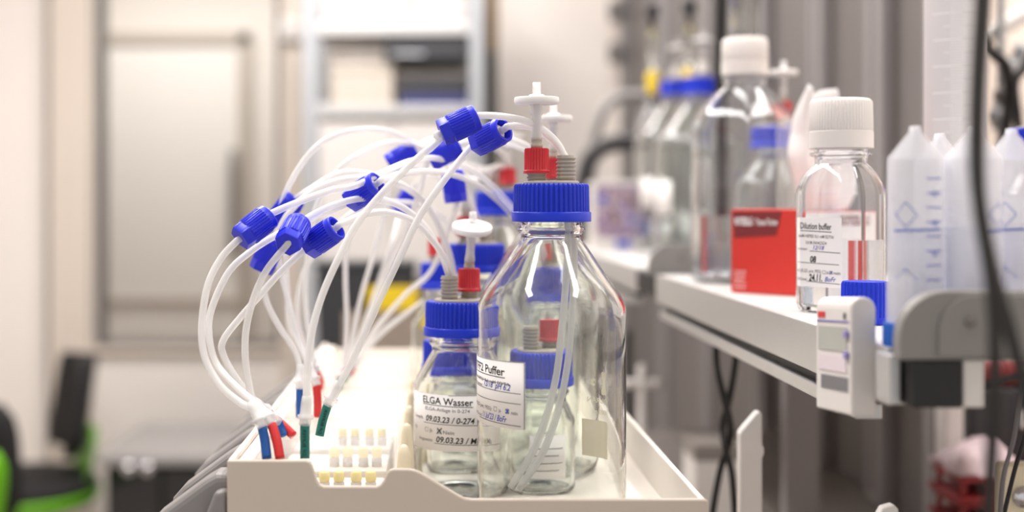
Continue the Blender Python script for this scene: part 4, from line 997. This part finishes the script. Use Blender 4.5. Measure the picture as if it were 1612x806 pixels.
# bench-side waste bin behind the tubing
yb = 2.15
wx0, wx1 = (498-VX)/FPX*yb, (652-VX)/FPX*yb; ht = CZ-(425-VY)/FPX*yb-BZ
bn = thing('waste_bin', 'dark grey bin with yellow panel blurred behind the tubing bundle', 'bin', ((wx0+wx1)/2, yb, BZ), 0)
w2 = (wx1-wx0)/2
a = MB(); vs = []
for z, k in ((0.0005, 0.86), (ht*0.55, 0.95), (ht, 1.0)):
    vs += [(-w2*k, 0.06-0.06*k, z), (w2*k, 0.06-0.06*k, z), (w2*k, 0.06+0.06*k, z), (-w2*k, 0.06+0.06*k, z)]
fs = [(3, 2, 1, 0), (8, 9, 10, 11)] + [(4*j+i, 4*j+(i+1) % 4, 4*j+4+(i+1) % 4, 4*j+4+i) for j in range(2) for i in range(4)]
a.add(vs, fs, False).build('body', M_DARKBOX, bn, bevel=0.006)
MB().span(-w2*1.03, w2*1.03, -0.004, 0.124, ht+0.0005, ht+0.014).build('lid', M_DARKBOX, bn, bevel=0.004)
zz = CZ-BZ
MB().span(w2*0.05, w2*1.08, -0.008, -0.004, zz-(488-VY)/FPX*yb, zz-(450-VY)/FPX*yb).build('yellow_panel', mat('yellow_sign_paint', (232, 200, 30), 0.5), bn, bevel=0.002)
MB().span(-w2*0.45, w2*1.02, -0.008, -0.003, zz-(560-VY)/FPX*yb, zz-(490-VY)/FPX*yb).build('brown_panel', mat('brown_grey_panel', (150, 138, 126), 0.6), bn, bevel=0.002)

# shelving rack against the back wall
yr = 3.75; kr = yr/FPX
def rx(px): return (px-VX)*kr
def rz_(py): return CZ-(py-VY)*kr
rk = thing('shelving_rack', 'grey metal shelving rack against the back wall, behind the arched tubing', 'rack', (0, 0, 0), 0)
for px in (488, 750):
    for y in (yr, yr+0.38):
        MB().span(rx(px)-0.02, rx(px)+0.02, y-0.015, y+0.015, 0.0005, 2.3).build('post', M_STEEL, rk, bevel=0.002)
for py in (38, 166, 420, 700):
    MB().span(rx(488)+0.021, rx(750)-0.021, yr-0.012, yr+0.39, rz_(py)-0.032, rz_(py)).build('shelf_board', M_ALU, rk, bevel=0.002)
def rackbox(name, label, a, b, c, d, m, y=yr+0.02, dep=0.3, extra=None, cat='box', fr=0.78):
    """px a..b, top py c, bottom py d (resting)"""
    t = thing(name, label, cat, (rx(a), y, rz_(d)+0.0006), 0)
    w, h = rx(b)-rx(a), rz_(c)-rz_(d)
    MB().span(0, w, 0, dep, 0, h*fr).build('carton', m, t, bevel=0.004)
    MB().span(-0.003, w+0.003, -0.003, dep+0.003, h*fr+0.0005, h).build('lid', m if extra is None else extra, t, bevel=0.004)
    return t
M_PALEBOX = mat('pale_carton', (206, 200, 196), 0.6, noise=0.02)
rackbox('storage_box', 'pale carton on the top rack shelf, left one', 508, 640, -40, 38, M_PALEBOX)
rackbox('storage_box', 'pale carton on the top rack shelf, right one', 650, 738, -25, 38, mat('pale_grey_carton', (196, 192, 190), 0.6))
rackbox('storage_box', 'cream carton on the second rack shelf beside the dark box', 520, 618, 98, 166, mat('cream_carton', (190, 180, 168), 0.6))
rackbox('storage_box', 'charcoal box with navy lower edge on the second rack shelf', 630, 738, 118, 166, M_NAVY, extra=M_DARKBOX, fr=0.38)
hb_ = thing('under_shelf_shade', 'dark block standing in for shade under the top rack shelf', 'shade block', (rx(604), yr+0.0, rz_(94)), 0)  # solid dark block put where the board's shade falls
MB().span(0, rx(735)-rx(604), 0, 0.3, 0, rz_(38)-0.034-rz_(94)).build('body', M_DARKBOX, hb_, bevel=0.003)
MB().span(0.03, 0.12, -0.012, 0, 0.010, 0.020).build('handle', M_STEEL, hb_, bevel=0.003)  # bar added on the front of the shade block
cbx = thing('white_cabinet', 'white cabinet filling the rack below its second shelf', 'cabinet', (rx(500), yr+0.0, rz_(420)+0.001), 0)
wc = rx(738)-rx(500); hc = rz_(188)-rz_(420)-0.002
MB().span(0, wc, 0.015, 0.35, 0, hc).build('body', M_PALEBOX, cbx, bevel=0.004)
for i in range(2):
    d = MB().span(0.003+i*wc/2, wc/2-0.003+i*wc/2, 0, 0.0145, 0.003, hc-0.003).build('door', M_PALEBOX, cbx, bevel=0.002)
    MB().span(wc/2-0.03+i*0.05, wc/2-0.02+i*0.05, -0.015, -0.0002, hc*0.4, hc*0.6).build('handle', M_STEEL, d, bevel=0.002)
cm = thing('cardboard_tube_case', 'narrow dark grey and brown case standing between the rack and the wall', 'case', (rx(768), yr+0.1, 0.0), 0)
MB().span(0, 0.034, 0, 0.25, 0.0005, rz_(75)).build('body', mat('dark_grey_board', (66, 64, 62), 0.7, noise=0.08), cm, bevel=0.003)
MB().span(-0.001, 0.035, -0.001, 0.251, rz_(75)+0.0005, rz_(-40)).build('upper_half', mat('brown_board', (122, 100, 74), 0.7, noise=0.08), cm, bevel=0.003)
sw = thing('wall_sensor', 'small white sensor box high on the pale post', 'sensor', P(462, 62, 4.2)+Vector((0, 0, 0)), 0)
MB().span(-0.045, 0.03, 0, 0.039, 0, 0.075).build('case', M_WHITEP, sw, bevel=0.006)
MB().lathe([(0.001, 0), (0.016, 0), (0.012, 0.008), (0.001, 0.012)], 16, M=Matrix.Translation((-0.005, -0.0002, 0.035)) @ Matrix.Rotation(PI/2, 4, 'X')).build('lens', M_WHITEP, sw)

# lab chairs at the left
def lab_chair(label, loc, rz, top=0.80):
    r = thing('lab_chair', label, 'chair', loc, rz, 'black and green laboratory chairs')
    # faces local +X; seat top at 0.55
    def slab(name, x0, x1, zc0, zc1, hw0, hw1, th_, m, bend=0.0, lean=0.0):
        a = MB(); vs, fs = [], []; NI, NJ = 10, 8
        for side in (0, 1):
            for j in range(NJ+1):
                t = j/NJ
                for i in range(NI+1):
                    s = i/NI*2-1; hw_ = hw0+(hw1-hw0)*t
                    edge = 1-0.5*(abs(s)**6) 
                    vs.append((x0+(x1-x0)*t + bend*s*s*0.06 + (th_ if side else 0)*edge, s*hw_*(1-0.18*(abs(2*t-1)**5)), zc0+(zc1-zc0)*t))
        n = (NI+1)*(NJ+1)
        for j in range(NJ):
            for i in range(NI):
                k = j*(NI+1)+i; fs += [(k, k+NI+1, k+NI+2, k+1), (n+k, n+k+1, n+k+NI+2, n+k+NI+1)]
        ring = list(range(NI+1)) + [(j+1)*(NI+1)-1 for j in range(1, NJ+1)] + [NJ*(NI+1)+i for i in range(NI-1, -1, -1)] + [j*(NI+1) for j in range(NJ-1, 0, -1)]
        for p, q in zip(ring, ring[1:]+ring[:1]): fs.append((p, q, n+q, n+p))
        return a.add(vs, fs).build(name, m, r, bevel=0)
    slab('back_pad', -0.175, -0.215, 0.62, 0.895, 0.19, 0.17, 0.05, M_CHAIRB, bend=1.0)
    slab('back_shell', -0.187, -0.187-0.15*(top-0.5), 0.50, top, 0.12, 0.155, 0.012, M_CHAIRG, bend=0.45)
    b = MB().lathe([(0.02, 0.49), (0.19, 0.492), (0.215, 0.51), (0.218, 0.53), (0.20, 0.55), (0.02, 0.556)], 36).build('seat_pad', M_CHAIRB, r)
    MB().lathe([(0.02, 0.45), (0.15, 0.452), (0.21, 0.475), (0.224, 0.50), (0.221, 0.512), (0.19, 0.489), (0.02, 0.488)], 36, closed=True).build('seat_shell', M_CHAIRG, r)
    MB().lathe([(0.001, 0.10), (0.028, 0.10), (0.028, 0.30), (0.019, 0.305), (0.019, 0.449), (0.001, 0.449)], 20).build('gas_column', M_BLACKP, r)
    for i in range(5):
        a_ = 2*PI*i/5; c_, s_ = math.cos(a_), math.sin(a_)
        lg = MB().tube([(0.02*c_, 0.02*s_, 0.105), (0.16*c_, 0.16*s_, 0.085), (0.28*c_, 0.28*s_, 0.066)], 0.017, 10, 4).build('base_arm', M_BLACKP, r)
        MB().lathe([(0.001, -0.012), (0.028, -0.012), (0.030, 0), (0.028, 0.012), (0.001, 0.012)], 20, M=Matrix.Translation((0.28*c_, 0.28*s_, 0.031)) @ Matrix.Rotation(a_, 4, 'Z') @ Matrix.Rotation(PI/2, 4, 'Y')).build('castor', M_BLACKP, lg)
    return r
p1 = P(118, 0, 3.75)
lab_chair('black and green laboratory chair seen from the side, in front of the window', (p1.x-0.155, 3.75, 0), math.radians(180+24), 0.68)
p2 = P(-60, 0, 2.95)
lab_chair('black and green laboratory chair cut by the left frame edge', (p2.x-0.07, 2.98, 0), math.radians(112))

# low black cabinet behind the lever covers
yc = 3.55; kc = yc/FPX
lcab = thing('pedestal_cabinet', 'low black cabinet with grey top, right of the chairs', 'cabinet', ((165-VX)*kc, yc, 0), 0)
wq = (345-165)*kc; hq = CZ-(716-VY)*kc
MB().span(0, wq, 0.02, 0.5, 0.03, hq-0.03).build('body', mat('black_lacquer', (14, 15, 20), 0.15, coat=0.6), lcab, bevel=0.01)
MB().span(-0.02, wq+0.02, -0.01, 0.52, hq-0.0295, hq).build('top', mat('mid_grey_laminate', (150, 146, 144), 0.4), lcab, bevel=0.006)
for i in range(2):
    d = MB().span(0.004+i*wq/2, wq/2-0.004+i*wq/2, 0.0, 0.0195, 0.04, hq-0.04).build('door', mat('black_lacquer', (14, 15, 20), 0.15), lcab, bevel=0.004)
    MB().lathe([(0.001, 0), (0.006, 0), (0.006, 0.012), (0.017, 0.016), (0.019, 0.024), (0.013, 0.032), (0.001, 0.034)], 24, M=Matrix.Translation((( (205, 234)[i]-165)*kc, -0.0002, CZ-(735-VY)*kc)) @ Matrix.Rotation(PI/2, 4, 'X')).build('knob', M_CHROME, d)
MB().span(0.03, wq-0.03, 0.04, 0.48, 0.0003, 0.0295).build('plinth', M_BLACKP, lcab)
